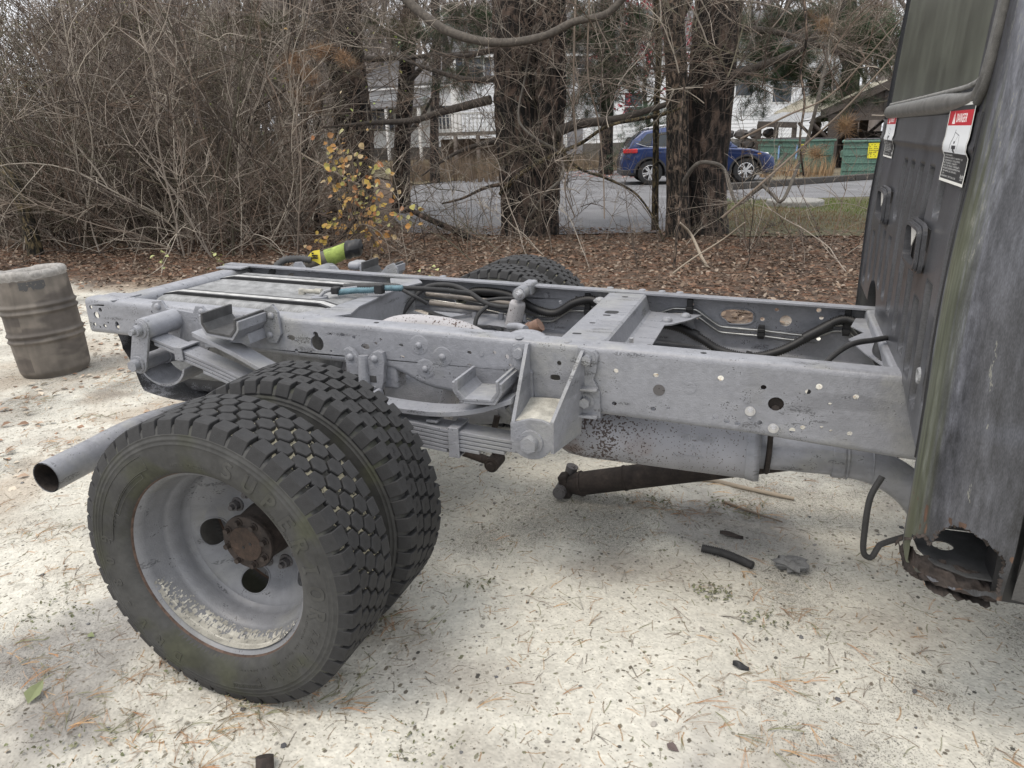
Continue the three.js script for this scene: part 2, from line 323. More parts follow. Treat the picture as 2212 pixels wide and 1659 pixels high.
{
  const keyhole = (() => { const a = []; for (let k = 0; k <= 22; k++) { const t = lerp(112, 428, k / 22) * Math.PI / 180; a.push([-.201 + .026 * Math.cos(t), .745 + .027 * Math.sin(t)]); } for (let k = 0; k <= 6; k++) { const t = lerp(30, 150, k / 6) * Math.PI / 180; a.push([-.204 + .0115 * Math.cos(t), .775 + .0115 * Math.sin(t)]); } return a; })();
  const near = [[-1.216, .822, 15, 17], [-1.170, .814, 17, 18], [-1.193, .792, 32, 28], [-1.214, .754, 15, 17], [-1.163, .751, 16, 16], [-1.142, .835, 8, 9], [-1.142, .765, 8, 8], [-1.187, .745, 8, 8], [-1.099, .755, 20, 36], [-.909, .819, 17, 13], [-.677, .805, 19, 12], [-.671, .772, 33, 20], [-.306, .758, 33, 21], [-.145, .782, 9, 8], [-.098, .781, 18, 12], [-.052, .776, 13, 12], [.051, .775, 9, 10], [-.011, .746, 33, 21], [.031, .760, 12, 11], [-.290, .712, 14, 15], [-.229, .712, 9, 8], [-.147, .720, 9, 8], [.126, .760, 17, 11], [.126, .719, 17, 10], [.371, .752, 16, 12], [.458, .758, 12, 12], [.370, .710, 16, 10], [.279, .660, 9, 9], [.500, .747, 14, 16], [.510, .720, 10, 10], [.671, .739, 15, 16], [.849, .728, 15, 15], [.969, .724, 16, 15], [.846, .623, 15, 14], [.965, .617, 16, 15], [1.010, .625, 10, 9], [1.155, .730, 18, 18], [1.148, .611, 18, 17], [1.181, .601, 17, 16], [1.211, .597, 17, 16], [1.243, .616, 10, 9], [1.271, .605, 16, 15], [1.274, .713, 16, 15], [1.392, .710, 16, 16], [1.419, .727, 18, 19], [1.515, .706, 16, 16], [1.311, .666, 44, 42], [1.452, .680, 10, 8], [1.361, .591, 17, 17], [1.388, .602, 15, 15], [1.437, .609, 10, 8], [1.462, .601, 10, 8], [1.511, .597, 15, 15]].map(a => slot(...a));
  near.push(oval(.658, .691, 33, 20), keyhole);
  const rail = P('frame_rail', railGeo(near).map(g => g.translate(0, 0, .434)), M.paint, truck, 'near frame rail, grey primed steel channel with rows of holes');
  const face = (x, y) => V(x, y, .434);
  for (const [x, y, w, h] of [[.413, .750, 16, 13], [.98, .679, 35, 24], [1.068, .695, 40, 39], [1.230, .670, 20, 20]]) P('plug', cyl(V(x, y, .430), V(x, y, .4355), w / 2000, w / 2000, 24).scale(1, 1, 1), w === 35 ? M.rustgrey : M.cast, rail);
  // dished rivet seats and rivets
  for (const [x, y] of [[.193, .765], [.276, .731], [.211, .685]]) { P('rivet_seat', lathe([[.034, 0], [.030, .0022], [.022, .0012], [.0145, .003], [0.001, .003]], ZP, face(x, y), 28), M.paint, rail); P('rivet', dome(V(x, y, .4365), ZP, .0115, .009), M.smooth, rail); }
  for (const [u, v] of [[1112, 737], [1176, 728], [1226, 737], [1287, 741], [667, 676], [690, 671], [700, 672], [236, 646], [268, 640], [285, 641]]) { const q = un(u, v, 'y', 0.80 + 0.0); const x = q.x, y = railTop(x); const w = un(u, v, 'y', y); w.z = clamp(w.z, .375, .418); P('rivet', dome(V(w.x, railTop(w.x) - .001, w.z), YP, .0145, .005), M.smooth, rail); }
  for (const x of [1.10, .02, -.62, -.93]) P('flange_hole', cyl(V(x, railTop(x) - .004, .40), V(x, railTop(x) + .0006, .40), .009, .009, 14), M.black, rail);
  for (const [x, y] of [[1.243, .638], [1.310, .592]]) P('stud', nut(face(x, y), ZP, .0105), M.zinc, rail);
  // far rail
  const ov = oval(1.15, .712, 128, 62).map(([x, y]) => [x, y + (x < 1.12 && y < .71 ? .012 : 0)]);
  const far = [ov, ...[[1.331, .704, 44, 44], [1.295, .746, 15, 14], [1.245, .706, 17, 16], [1.0, .70, 16, 16], [.978, .752, 8, 8], [1.445, .752, 18, 18], [1.455, .64, 16, 15], [1.457, .722, 16, 14], [.43, .735, 16, 16], [.56, .70, 20, 24], [.50, .757, 15, 15], [-.06, .765, 60, 56], [-.03, .725, 60, 50], [.1, .77, 12, 12], [.16, .76, 12, 12], [-.75, .79, 30, 20], [-.9, .80, 60, 28], [-.6, .78, 14, 14]].map(a => slot(...a))];
  const fr = P('frame_rail', railGeo(far).map(g => g.scale(1, 1, -1)).map(g => { const i = g.index; if (i) { for (let k = 0; k < i.count; k += 3) { const a = i.getX(k); i.setX(k, i.getX(k + 1)); i.setX(k + 1, a); } } else for (const n of ['position', 'normal', 'uv']) { const b = g.attributes[n]; if (b) for (let k = 0; k < b.count; k += 3) for (let e = 0; e < b.itemSize; e++) { const q = b.array[k * b.itemSize + e]; b.array[k * b.itemSize + e] = b.array[(k + 1) * b.itemSize + e]; b.array[(k + 1) * b.itemSize + e] = q; } } return g; }).map(g => g.translate(0, 0, -.434)), M.paint, truck, 'far frame rail with brake lines and harness inside its channel');
  P('hole_lip', tube([...ov, ov[0]].map(([x, y]) => V(x, y, -.424)), .0035, { seg: 60, sides: 6 }), M.smooth, fr);
  for (const [u, v] of [[975, 597], [992, 590], [1320, 618], [1390, 620], [1432, 622], [1470, 624]]) { const w = un(u, v, 'y', .81); P('rivet', dome(V(w.x, railTop(w.x), clamp(w.z, -.425, -.375)), YP, .0145, .005), M.smooth, fr); }
  for (const [x, y] of [[.46, .70], [.30, .665], [.37, .765]]) P('bolt', bolt(V(x, y, -.427), ZP, .013), M.cast, fr);
}
// ---- cross members
{
  const z0 = -.366, z1 = .366;
  // closing member at the back: pressed tube between the rails
  const y = railTop(-1.18);
  P('cross_member', [box(-1.222, -1.118, y - .115, y - .012, -.43 + .012, .43 - .012, .03), box(-1.235, -1.09, y - .009, y - .003, -.42, -.30), box(-1.235, -1.09, y - .009, y - .003, .30, .42)], M.smooth, truck, 'rear closing cross member, rounded grey tube');
  // member in front of the fuel tank: bent plate with cut corners
  { const pts = [[-.36, .366], [-.20, .366], [-.14, .30], [-.175, .18], [-.19, -.18], [-.15, -.30], [-.20, -.366], [-.34, -.366], [-.27, -.24], [-.25, 0], [-.27, .22]];
    P('cross_member', [extr(pts, .006).rotateX(Math.PI / 2).translate(0, .822, 0), box(-.196, -.19, .70, .818, -.30, .30)], M.smooth, truck, 'flat plate cross member at the front of the fuel tank'); }
  // shock absorber member: hat section with riveted skirt
  { const yT = .798, prof = [[.640, yT - .03], [.646, yT - .008], [.654, yT], [.795, yT], [.803, yT - .006], [.818, yT - .062], [.826, yT - .068], [.905, yT - .072], [.905, yT - .077], [.822, yT - .074], [.812, yT - .066], [.797, yT - .010], [.789, yT - .006], [.656, yT - .006], [.650, yT - .014], [.646, yT - .03]];
    const holes = [oval(.745, .02, 26, 34), oval(.725, -.03, 16, 12), oval(.70, .17, 20, 9)];
    const g = extr(prof, .73).translate(0, 0, -.365);
    const cm = P('cross_member', [soft(g, 30), extr([[.60, -.366], [.66, -.366], [.66, -.22], [.63, -.26], [.60, -.31]], .005).rotateX(Math.PI / 2).translate(0, yT - .022, 0), extr([[.90, -.366], [1.02, -.366], [.985, -.27], [.93, -.19], [.90, -.17]], .005).rotateX(Math.PI / 2).translate(0, yT - .072, 0), extr([[.90, .10], [.925, .14], [.945, .366], [.90, .366]], .005).rotateX(Math.PI / 2).translate(0, yT - .072, 0)], M.smooth, truck, 'hat section shock cross member with riveted skirt');
    for (const [x, z, w, d] of [[.735, -.03, .05, .045], [.728, .02, .028, .014], [.705, .14, .02, .012], [.69, .29, .03, .016], [.73, -.30, .024, .014]]) P('slot', extr(ell(x, -z, w, d, 16, 3), .002).rotateX(-Math.PI / 2).translate(0, yT - .0012, 0), M.black, cm);
    for (const [x, z] of [[.965, -.315], [.905, -.235], [.63, -.30]]) P('rivet', dome(V(x, yT - (x < .65 ? .022 : .072), z), YP, .021, .017), M.smooth, cm);
    for (const [x, z] of [[.895, .12], [.89, .17], [.885, .23], [.875, .285]]) P('slot', cyl(V(x, yT - .0745, z), V(x, yT - .0712, z), .011, .011, 16), M.pad, cm);
    P('stud', [...bolt(V(.862, yT - .072, .26), YP, .014), cyl(V(.862, yT - .072, .26), V(.862, yT - .012, .26), .007, .007, 10)], M.zinc, cm);
    P('gusset', [extr([[.83, .62], [1.02, .60], [.99, .70], [.93, .725], [.83, .725]], .005).translate(0, 0, -.372)], M.smooth, cm); }
  // front cover plate between the rails under the cab
  P('cross_member', [box(1.60, 1.78, .70, .775, -.42, .42, .01), extr([[1.52, .36], [1.60, .37], [1.70, .37], [1.70, -.37], [1.57, -.37], [1.545, -.24], [1.58, -.16], [1.525, -.06], [1.56, .10], [1.60, .24]], .004).rotateX(Math.PI / 2).translate(0, .742, 0)], M.smooth, truck, 'torn edged transmission cross member at the cab');
}
// ---- fuel tank between the rails
{
  const t = part('fuel_tank', truck, 'dusty grey fuel tank between the rear frame rails');
  const top = (u, v) => { const x = lerp(-1.075, -.235, u), z = lerp(-.31, .31, v); const e = Math.min(u, 1 - u, v * .74, (1 - v) * .74); const r = sstep(0, .06, e); const rib = .004 * Math.sin(z * 60) * sstep(.06, .12, e);
    const dish = -.016 * Math.exp(-((((x + .52) / .13) ** 2 + ((z - .02) / .085) ** 2) ** 2)); return V(x, railTop(x) - .055 + .045 * r + rib + dish, z); };
  P('tank_body', [grid(70, 60, top, true), box(-1.07, -.24, .50, .80, -.305, .305, .045)], M.tank, t);
  for (const z of [.205, -.13]) {
    const pts = []; for (let k = 0; k <= 12; k++) { const x = lerp(-1.045, -.255, k / 12); pts.push([x, z]); }
    const strip = (dz, w, h) => sweepX(pts.map(p => p[0]), x => { const y = railTop(x) - .004 + h - (x > -.30 ? (x + .30) * .35 : 0) - (x < -1.02 ? (-1.02 - x) * .5 : 0); return [[y, z + dz - w / 2], [y, z + dz + w / 2], [y - .012, z + dz + w / 2], [y - .012, z + dz - w / 2]]; });
    P('tank_strap', strip(0, .030, .008), M.strap, t); P('strap_rubber', strip(-.0225, .014, .0075), M.black, t); P('strap_rubber', strip(.0225, .014, .0075), M.black, t);
  }
  // sender fitting, valve, hoses
  P('vent_valve', [cyl(V(-.55, .826, .0), V(-.47, .829, .0), .009, .009, 12), cyl(V(-.485, .829, 0), V(-.455, .829, 0), .012, .012, 12), cyl(V(-.55, .815, 0), V(-.55, .836, 0), .016, .014, 16)], M.sandbit, t);
  P('sender_cap', [cyl(V(-.40, .80, .10), V(-.40, .832, .10), .035, .033, 22), tube([V(-.40, .83, .10), V(-.38, .85, .08), V(-.33, .852, .04), V(-.29, .852, .0)], .007)], M.smooth, t);
  P('conduit', tube([V(-.36, .848, -.02), V(-.26, .852, -.035), V(-.16, .852, -.05), V(-.12, .845, -.055)], corr(.0135, 36), { seg: 220, sides: 10 }), M.pad, t);
  P('conduit', tube([V(-.34, .842, .06), V(-.27, .85, .045), V(-.22, .848, .02), V(-.17, .852, -.01), V(-.10, .852, -.03)], corr(.0115, 38), { seg: 240, sides: 10 }), mat([.20, .36, .43], .7, { map: T_.speck }), t, 'pale blue corrugated fuel line sleeve');
  P('connector', box(-.36, -.33, .838, .866, .05, .082, .005), M.black, t); P('connector', box(-.20, -.165, .835, .872, -.005, .025, .004), M.black, t);
  P('fuel_line', [tube([V(-.13, .848, -.05), V(-.02, .835, -.11), V(.05, .82, -.16), V(.10, .80, -.22)], .0095), tube([V(-.11, .848, -.03), V(-.05, .825, -.02), V(-.01, .79, -.05)], .007)], M.blackdust, t);
  // skirt and lower shell seen under the near rail
  P('heat_shield', [grid(30, 14, (u, v) => { const a = [[-1.225, .69], [-1.235, .62], [-1.17, .53], [-1.12, .46], [-1.0, .43], [-.80, .405], [-.55, .41]]; const f = u * (a.length - 1), i = Math.min(a.length - 2, Math.floor(f)), p = lerp(a[i][0], a[i + 1][0], f - i), q = lerp(a[i][1], a[i + 1][1], f - i); return V(p, q, lerp(-.25, .33 - .02 * Math.sin(u * 9), v)); }), box(-1.02, -.45, .43, .69, -.22, .27, .06)], M.tankdark, t, 'black plastic shield with grey overspray');
}
// ---- leaf springs, shackle, hangers (outside of each rail)
const curve2 = pts => new THREE.CatmullRomCurve3(pts.map(p => V(p[0], p[1], 0)), false, 'catmullrom', .5).getPoints(48);
function leaf(pts, t, w, z, dy = 0, a = 0, b = 1) {
  const c = curve2(pts), i0 = Math.floor(a * 48), i1 = Math.ceil(b * 48), up = [], dn = [];
  for (let i = i0; i <= i1; i++) { up.push([c[i].x, c[i].y + dy + t / 2]); dn.unshift([c[i].x, c[i].y + dy - t / 2]); }
  return extr([...up, ...dn], w, { bevel: .0018 }).translate(0, 0, z - w / 2);
}
function springSet(s) {
  const Z = z => s * z, nearSide = s > 0;
  const main = [[-.80, .765], [-.66, .722], [-.5, .672], [-.374, .628], [-.15, .568], [.0, .55], [.2, .548], [.375, .533], [.62, .518]];
  const sp = part('leaf_spring', truck, nearSide ? 'near side rear leaf spring pack with overload leaf' : 'far side rear leaf spring pack');
  const ext = [[0, 1], [.03, .99], [.12, .985], [.2, .95], [.28, .90], [.34, .84], [.40, .76]];
  ext.forEach(([a, b], k) => P('leaf', leaf(main, .0115, .075, Z(.545), -.0138 * k, a, b), M.smooth, sp));
  P('leaf', leaf([[-.60, .79], [-.45, .735], [-.3, .668], [-.12, .615], [.05, .598], [.2, .588], [.33, .59], [.45, .612], [.565, .655]], .017, .078, Z(.545)), M.smooth, sp, 'thick overload leaf curving above the pack');
  P('axle_seat', [box(-.13, .13, .555, .60, Z(.545) - .045, Z(.545) + .045, .01), box(-.10, .10, .42, .47, Z(.545) - .05, Z(.545) + .05, .01)], M.cast, sp);
  for (const x of [-.075, .075]) P('u_bolt', tube([V(x, .41, Z(.50)), V(x, .60, Z(.50)), V(x, .622, Z(.51)), V(x, .622, Z(.58)), V(x, .60, Z(.59)), V(x, .41, Z(.59))], .009, { tension: .1 }), M.smooth, sp);
  // pack clamps
  for (const [x, y0, y1] of [[.37, .455, .548], [-.668, .698, .738]]) P('spring_clamp', [box(x - .018, x + .018, y0, y1, Z(.545) + .040, Z(.545) + .046, .002), box(x - .018, x + .018, y0, y1, Z(.545) - .046, Z(.545) - .040, .002), box(x - .018, x + .018, y1 - .004, y1 + .003, Z(.545) - .046, Z(.545) + .046, .002), box(x - .018, x + .018, y0 - .004, y0 + .001, Z(.545) - .046, Z(.545) + .046)], M.cast, sp);
  P('spring_pad', box(-.56, -.52, .745, .758, Z(.545) - .03, Z(.545) + .03, .003), M.cast, sp); P('spring_pad', box(.27, .31, .553, .563, Z(.545) - .02, Z(.545) + .03, .003), M.cast, sp);
  // shackle at the back
  const shk = part('spring_shackle', truck);
  const e = V(-.800, .800, 0), l = V(-.840, .672, 0), f = (v, z) => V(v.x, v.y, Z(z));
  P('eye', [lathe([[.0395, -.078], [.0395, .078], [.030, .078], [.030, -.078], [.0395, -.078]], ZP, f(e, .525), 32), cyl(f(e, .45), f(e, .598), .030, .030, 24)], M.smooth, shk);
  P('lower_bush', [cyl(f(l, .46), f(l, .60), .028, .028, 24), cyl(f(l, .455), f(l, .485), .033, .033, 24)], M.smooth, shk);
  const side = (o) => { const a = []; const ang = Math.atan2(l.y - e.y, l.x - e.x); for (let k = 0; k <= 10; k++) { const t = ang + Math.PI / 2 + k / 10 * Math.PI; a.push([l.x + o * -Math.cos(t) * -1, l.y + o * Math.sin(t)]); } for (let k = 0; k <= 10; k++) { const t = ang - Math.PI / 2 + k / 10 * Math.PI; a.push([e.x + o * Math.cos(t), e.y + o * Math.sin(t)]); } return a; };
  const hull = (o) => { const pts = []; for (let k = 0; k < 24; k++) { const t = k / 24 * 6.2832; const n = [Math.cos(t), Math.sin(t)], d = n[0] * (e.x - l.x) + n[1] * (e.y - l.y), c = d > 0 ? e : l; pts.push([c.x + o * n[0], c.y + o * n[1]]); } return pts; };
  for (const z of [.598, .440]) P('shackle_plate', extr(hull(.036), .011, { bevel: .002 }).translate(0, 0, s > 0 ? z : -z - .011), M.cast, shk);
  const zo = Z(s > 0 ? .609 : .609), d = V(0, 0, s);
  P('bolt', [...bolt(V(e.x, e.y, zo), d, .022, .02), cyl(V(e.x, e.y, zo), V(e.x, e.y, zo + s * .045), .010, .010, 12)], M.cast, shk); P('bolt', bolt(V(l.x, l.y, zo), d, .022, .022), M.cast, shk);
  // bracket that carries it
  P('shackle_bracket', [extr([[-.90, .845], [-.885, .865], [-.85, .868], [-.83, .84], [-.71, .83], [-.695, .855], [-.665, .855], [-.645, .83], [-.64, .73], [-.70, .655], [-.80, .635], [-.88, .66], [-.90, .70]], .012, { bevel: .002 }).translate(0, 0, s > 0 ? .4345 : -.4465), soft(extr((() => { const a = [], b = []; for (let k = 0; k <= 14; k++) { const t = lerp(200, 350, k / 14) * Math.PI / 180; a.push([-.77 + .105 * Math.cos(t), .67 + .085 * Math.sin(t)]); b.unshift([-.77 + .097 * Math.cos(t), .67 + .077 * Math.sin(t)]); } return [...a, ...b]; })(), .13), 40).translate(0, 0, s > 0 ? .447 : -.577)], M.cast, shk);
  for (const [x, y] of [[-.868, .845], [-.668, .835], [-.665, .745]]) P('rivet', dome(V(x, y, Z(.4465)), d, .0135, .011), M.smooth, shk);
  // rubber lined cradles for the overload leaf
  for (const [x, y, a] of [[-.465, .832, -.10], [.462, .684, .04]]) {
    const c = part('bump_cradle', truck), z0 = s > 0 ? .452 : -.60;
    const U = (o, i, h) => { const p = []; const w = .072; p.push([-w - o, h]); p.push([-w - o, -.004]); p.push([-w + .022 - o * .5, -.034 - o]); p.push([w - .022 + o * .5, -.034 - o]); p.push([w + o, -.004]); p.push([w + o, h]); p.push([w - i, h]); p.push([w - i, .0]); p.push([w - .026 - i * .4, -.034 + i]); p.push([-w + .026 + i * .4, -.034 + i]); p.push([-w + i, 0]); p.push([-w + i, h]); return p; };
    const tr = g => g.rotateZ(a).translate(x, y, z0);
    P('cradle', tr(extr(U(.009, 0.001, .026), .148, { bevel: .002 })), M.cast, c); P('rubber_pad', tr(extr(U(-.001, .010, .034), .150, { bevel: .002 })), x < 0 ? M.pad : M.cast, c);
    const fl = s > 0 ? .4345 : -.4495;
    P('cradle_plate', [extr([[x + .02, y - .02], [x + .07, y + .03], [x + .105, y + .045], [x + .125, y + .02], [x + .128, y - .06], [x + .105, y - .095], [x + .075, y - .095], [x + .05, y - .065], [x - .06, y - .05]], .013, { bevel: .002 }).translate(0, 0, fl), extr([[x - .05, y - .04], [x + .06, y - .04], [x + .065, y - .075], [x - .02, y - .075]], .09).translate(0, 0, s > 0 ? .446 : -.536)], M.cast, c);
    for (const [dx, dy] of [[.098, .005], [.082, -.065], [.035, -.03]]) P('rivet', dome(V(x + dx, y + dy, Z(.4485)), d, .0125, .010), M.smooth, c);
  }
}
springSet(1); springSet(-1);
// bump stop casting on the near rail
{
  const b = P('bump_stop_bracket', [extr([[-.082, .738], [-.068, .744], [-.05, .735], [-.028, .708], [-.012, .705], [.006, .712], [.03, .735], [.05, .742], [.065, .735], [.07, .70], [.06, .63], [.05, .60], [.02, .592], [-.03, .592], [-.052, .61], [-.068, .66], [-.082, .70]], .022, { bevel: .003 }).translate(0, 0, .4345), cyl(V(-.01, .72, .452), V(-.01, .61, .462), .017, .022, 16), box(-.045, .03, .59, .615, .434, .50, .006), box(-.10, .10, .60, .70, .36, .43, .01)], M.cast, truck, 'cast bump stop bracket riveted to the near rail');
  for (const x of [-.059, .034]) P('rivet', dome(V(x, .712, .456), ZP, .0135, .011), M.smooth, b);
  for (const x of [-.037, .022]) P('pocket', box(x - .013, x + .013, .628, .652, .4545, .4572), M.pad, b);
}
// front spring hanger: open casting with bolted feet
const slabs = (q, t) => { const [a, b, c, d] = q, n = t; const A = [a, b, c, d], B = A.map(p => p.clone().add(n)); const F = (p, q2, r, s2) => [p, q2, r, p, r, s2]; const tri = [...F(A[0], A[1], A[2], A[3]), ...F(B[3], B[2], B[1], B[0]), ...F(A[1], A[0], B[0], B[1]), ...F(A[2], A[1], B[1], B[2]), ...F(A[3], A[2], B[2], B[3]), ...F(A[0], A[3], B[3], B[0])]; const g = new THREE.BufferGeometry(); g.setAttribute('position', new THREE.Float32BufferAttribute(tri.flatMap(p => [p.x, p.y, p.z]), 3)); g.computeVertexNormals(); g.setAttribute('uv', new THREE.Float32BufferAttribute(new Float32Array(72), 2)); return g; };
{
  const h = part('spring_hanger', truck, 'cast front spring hanger with sand filled pocket');
  const foot = (pts) => extr(pts, .014, { bevel: .003 }).translate(0, 0, .4345);
  const cup = soft(extr((() => { const a = [], b = []; for (let k = 0; k <= 20; k++) { const t = lerp(172, 368, k / 20) * Math.PI / 180; a.push([.632 + .066 * Math.cos(t), .545 + .062 * Math.sin(t)]); b.unshift([.632 + .054 * Math.cos(t), .545 + .050 * Math.sin(t)]); } return [...a, ...b]; })(), .155), 40).translate(0, 0, .447);
  const facePlate = extr((() => { const a = []; for (let k = 0; k <= 20; k++) { const t = lerp(172, 368, k / 20) * Math.PI / 180; a.push([.632 + .066 * Math.cos(t), .545 + .062 * Math.sin(t)]); } a.push([.70, .60], [.665, .612], [.63, .613], [.567, .595]); return a; })(), .013, { bevel: .002 }).translate(0, 0, .592);
  P('casting', [
    foot([[.525, .79], [.54, .80], [.578, .80], [.578, .56], [.54, .56], [.53, .66], [.537, .70], [.525, .73]]),
    foot([[.733, .80], [.785, .79], [.797, .775], [.79, .72], [.783, .70], [.803, .66], [.806, .575], [.70, .575], [.70, .66]]),
    box(.735, .80, .668, .676, .445, .475, .002), box(.725, .80, .578, .588, .445, .47, .003), box(.525, .565, .69, .697, .445, .462, .002),
    slabs([V(.570, .80, .447), V(.570, .80, .463), V(.570, .60, .604), V(.570, .50, .604)].map(p => p), V(.011, 0, 0)), slabs([V(.570, .80, .447), V(.570, .50, .604), V(.570, .50, .447), V(.570, .70, .447)], V(.011, 0, 0)),
    slabs([V(.745, .79, .447), V(.745, .79, .461), V(.692, .61, .604), V(.692, .51, .604)], V(.011, 0, .003)), slabs([V(.745, .79, .447), V(.692, .51, .604), V(.735, .52, .447), V(.745, .70, .447)], V(.011, 0, .003)),
    cup, facePlate, box(.576, .70, .590, .600, .447, .60)], M.cast, h);
  P('sand', grid(12, 12, (u, v) => V(lerp(.580, lerp(.728, .694, v), u), .602 + .022 * (1 - v) ** 2 + .004 * Math.sin(u * 3.1), lerp(.449, .600, v)), true), M.sandbit, h, 'pale sand lying in the hanger pocket');
  P('bolt', bolt(V(.632, .540, .604), ZP, .027, .026), M.cast, h, 'large eye bolt of the hanger');
  for (const [x, y] of [[.549, .770], [.764, .764], [.760, .628]]) P('bolt', [...bolt(V(x, y, .448), ZP, .018, .018), cyl(V(x, y, .448), V(x, y, .452), .027, .027, 22)], M.cast, h);
}
// ---- axle, shocks, links
{
  const a = part('rear_axle', truck, 'rear drive axle with brake discs');
  P('axle_tube', [cyl(V(0, .392, -1.06), V(0, .392, 1.06), .062, .062, 24)], M.cast, a);
  P('differential', [new THREE.SphereGeometry(.19, 28, 18).scale(1.0, .95, .85).translate(0, .40, .02), cyl(V(.1, .40, .02), V(.36, .415, .02), .09, .06, 22)], M.cast, a);
  for (const s of [1, -1]) P('brake_disc', [cyl(V(0, .392, s * .70), V(0, .392, s * .74), .19, .19, 36), cyl(V(0, .392, s * .64), V(0, .392, s * .72), .10, .11, 24), box(-.19, -.04, .42, .60, s > 0 ? .66 : -.78, s > 0 ? .78 : -.66, .02)], M.rustgrey, a);
  P('pinion_flange', [cyl(V(.36, .415, .02), V(.385, .416, .02), .07, .07, 24), cyl(V(.385, .416, .02), V(.43, .418, .02), .04, .04, 16), box(.385, .45, .375, .39, -.03, .07, .004), box(.385, .45, .44, .455, -.03, .07, .004)], M.cast, a);
  // parking brake drum and straps seen past the hanger
  P('yoke', [lathe([[.075, 0], [.075, .03], [.06, .05], [.02, .055]], V(.95, .05, .3), V(.42, .50, .20), 26), box(.47, .53, .47, .545, .20, .26, .006), cyl(V(.50, .545, .26), V(.53, .56, .28), .012, .012, 10), tube([V(.47, .545, .27), V(.52, .57, .28), V(.535, .52, .28), V(.51, .475, .28)], .010)], M.cast, a);
  for (const [z, x] of [[-.30, 0], [.28, 0]]) {
    const s = part('shock_absorber', truck, z < 0 ? 'rust stained shock absorber with bolted upper eye' : undefined);
    const tp = z < 0 ? V(.293, .79, -.30) : V(.26, .60, .30), bt = z < 0 ? V(.20, .42, -.30) : V(.16, .36, .32);
    P('tube', [lathe([[.033, 0], [.034, .02], [.034, .335], [.030, .347], [.014, .352], [.0001, .352]], tp.clone().sub(bt), bt.clone(), 24)], M.flake, s);
    if (z < 0) { P('eye', [cyl(V(.30, .797, -.36), V(.30, .797, -.265), .027, .027, 22), box(.285, .335, .775, .83, -.425, -.33, .012)], M.cast, s); P('bolt', nut(V(.30, .797, -.265), ZP, .016), M.zinc, s); }
  }
  P('stabilizer_link', [tube([V(.12, .375, .32), V(.28, .345, .32), V(.39, .318, .32)], .016), cyl(V(.395, .316, .27), V(.395, .316, .345), .026, .026, 20), tube([V(.40, .33, .30), V(.385, .39, .30), V(.40, .48, .28)], .011), ...bolt(V(.395, .316, .345), ZP, .016)], M.darkrust, truck, 'greasy stabilizer bar end and link');
  P('support_rod', tube([V(.40, .70, .38), V(.43, .60, .36), V(.47, .53, .34), V(.50, .46, .33)], .009), M.cast, truck);
  P('bump_stop', [cyl(V(-.01, .42, .40), V(-.01, .60, .40), .05, .03, 18)], M.black, truck);
  P('filler_cap', [cyl(V(.445, .725, .0), V(.475, .745, .0), .030, .026, 10), cyl(V(.43, .713, 0), V(.447, .726, 0), .034, .034, 14)], mat([.30, .18, .13], .8, { map: T_.noise }), truck, 'faded copper coloured round cap on the differential line');
  P('bracket_arm', [tube([V(.36, .735, .02), V(.41, .748, .06), V(.45, .75, .10)], .014), new THREE.SphereGeometry(.05, 18, 12).scale(1.4, .5, .8).translate(.47, .735, .14)], M.smooth, truck);
}
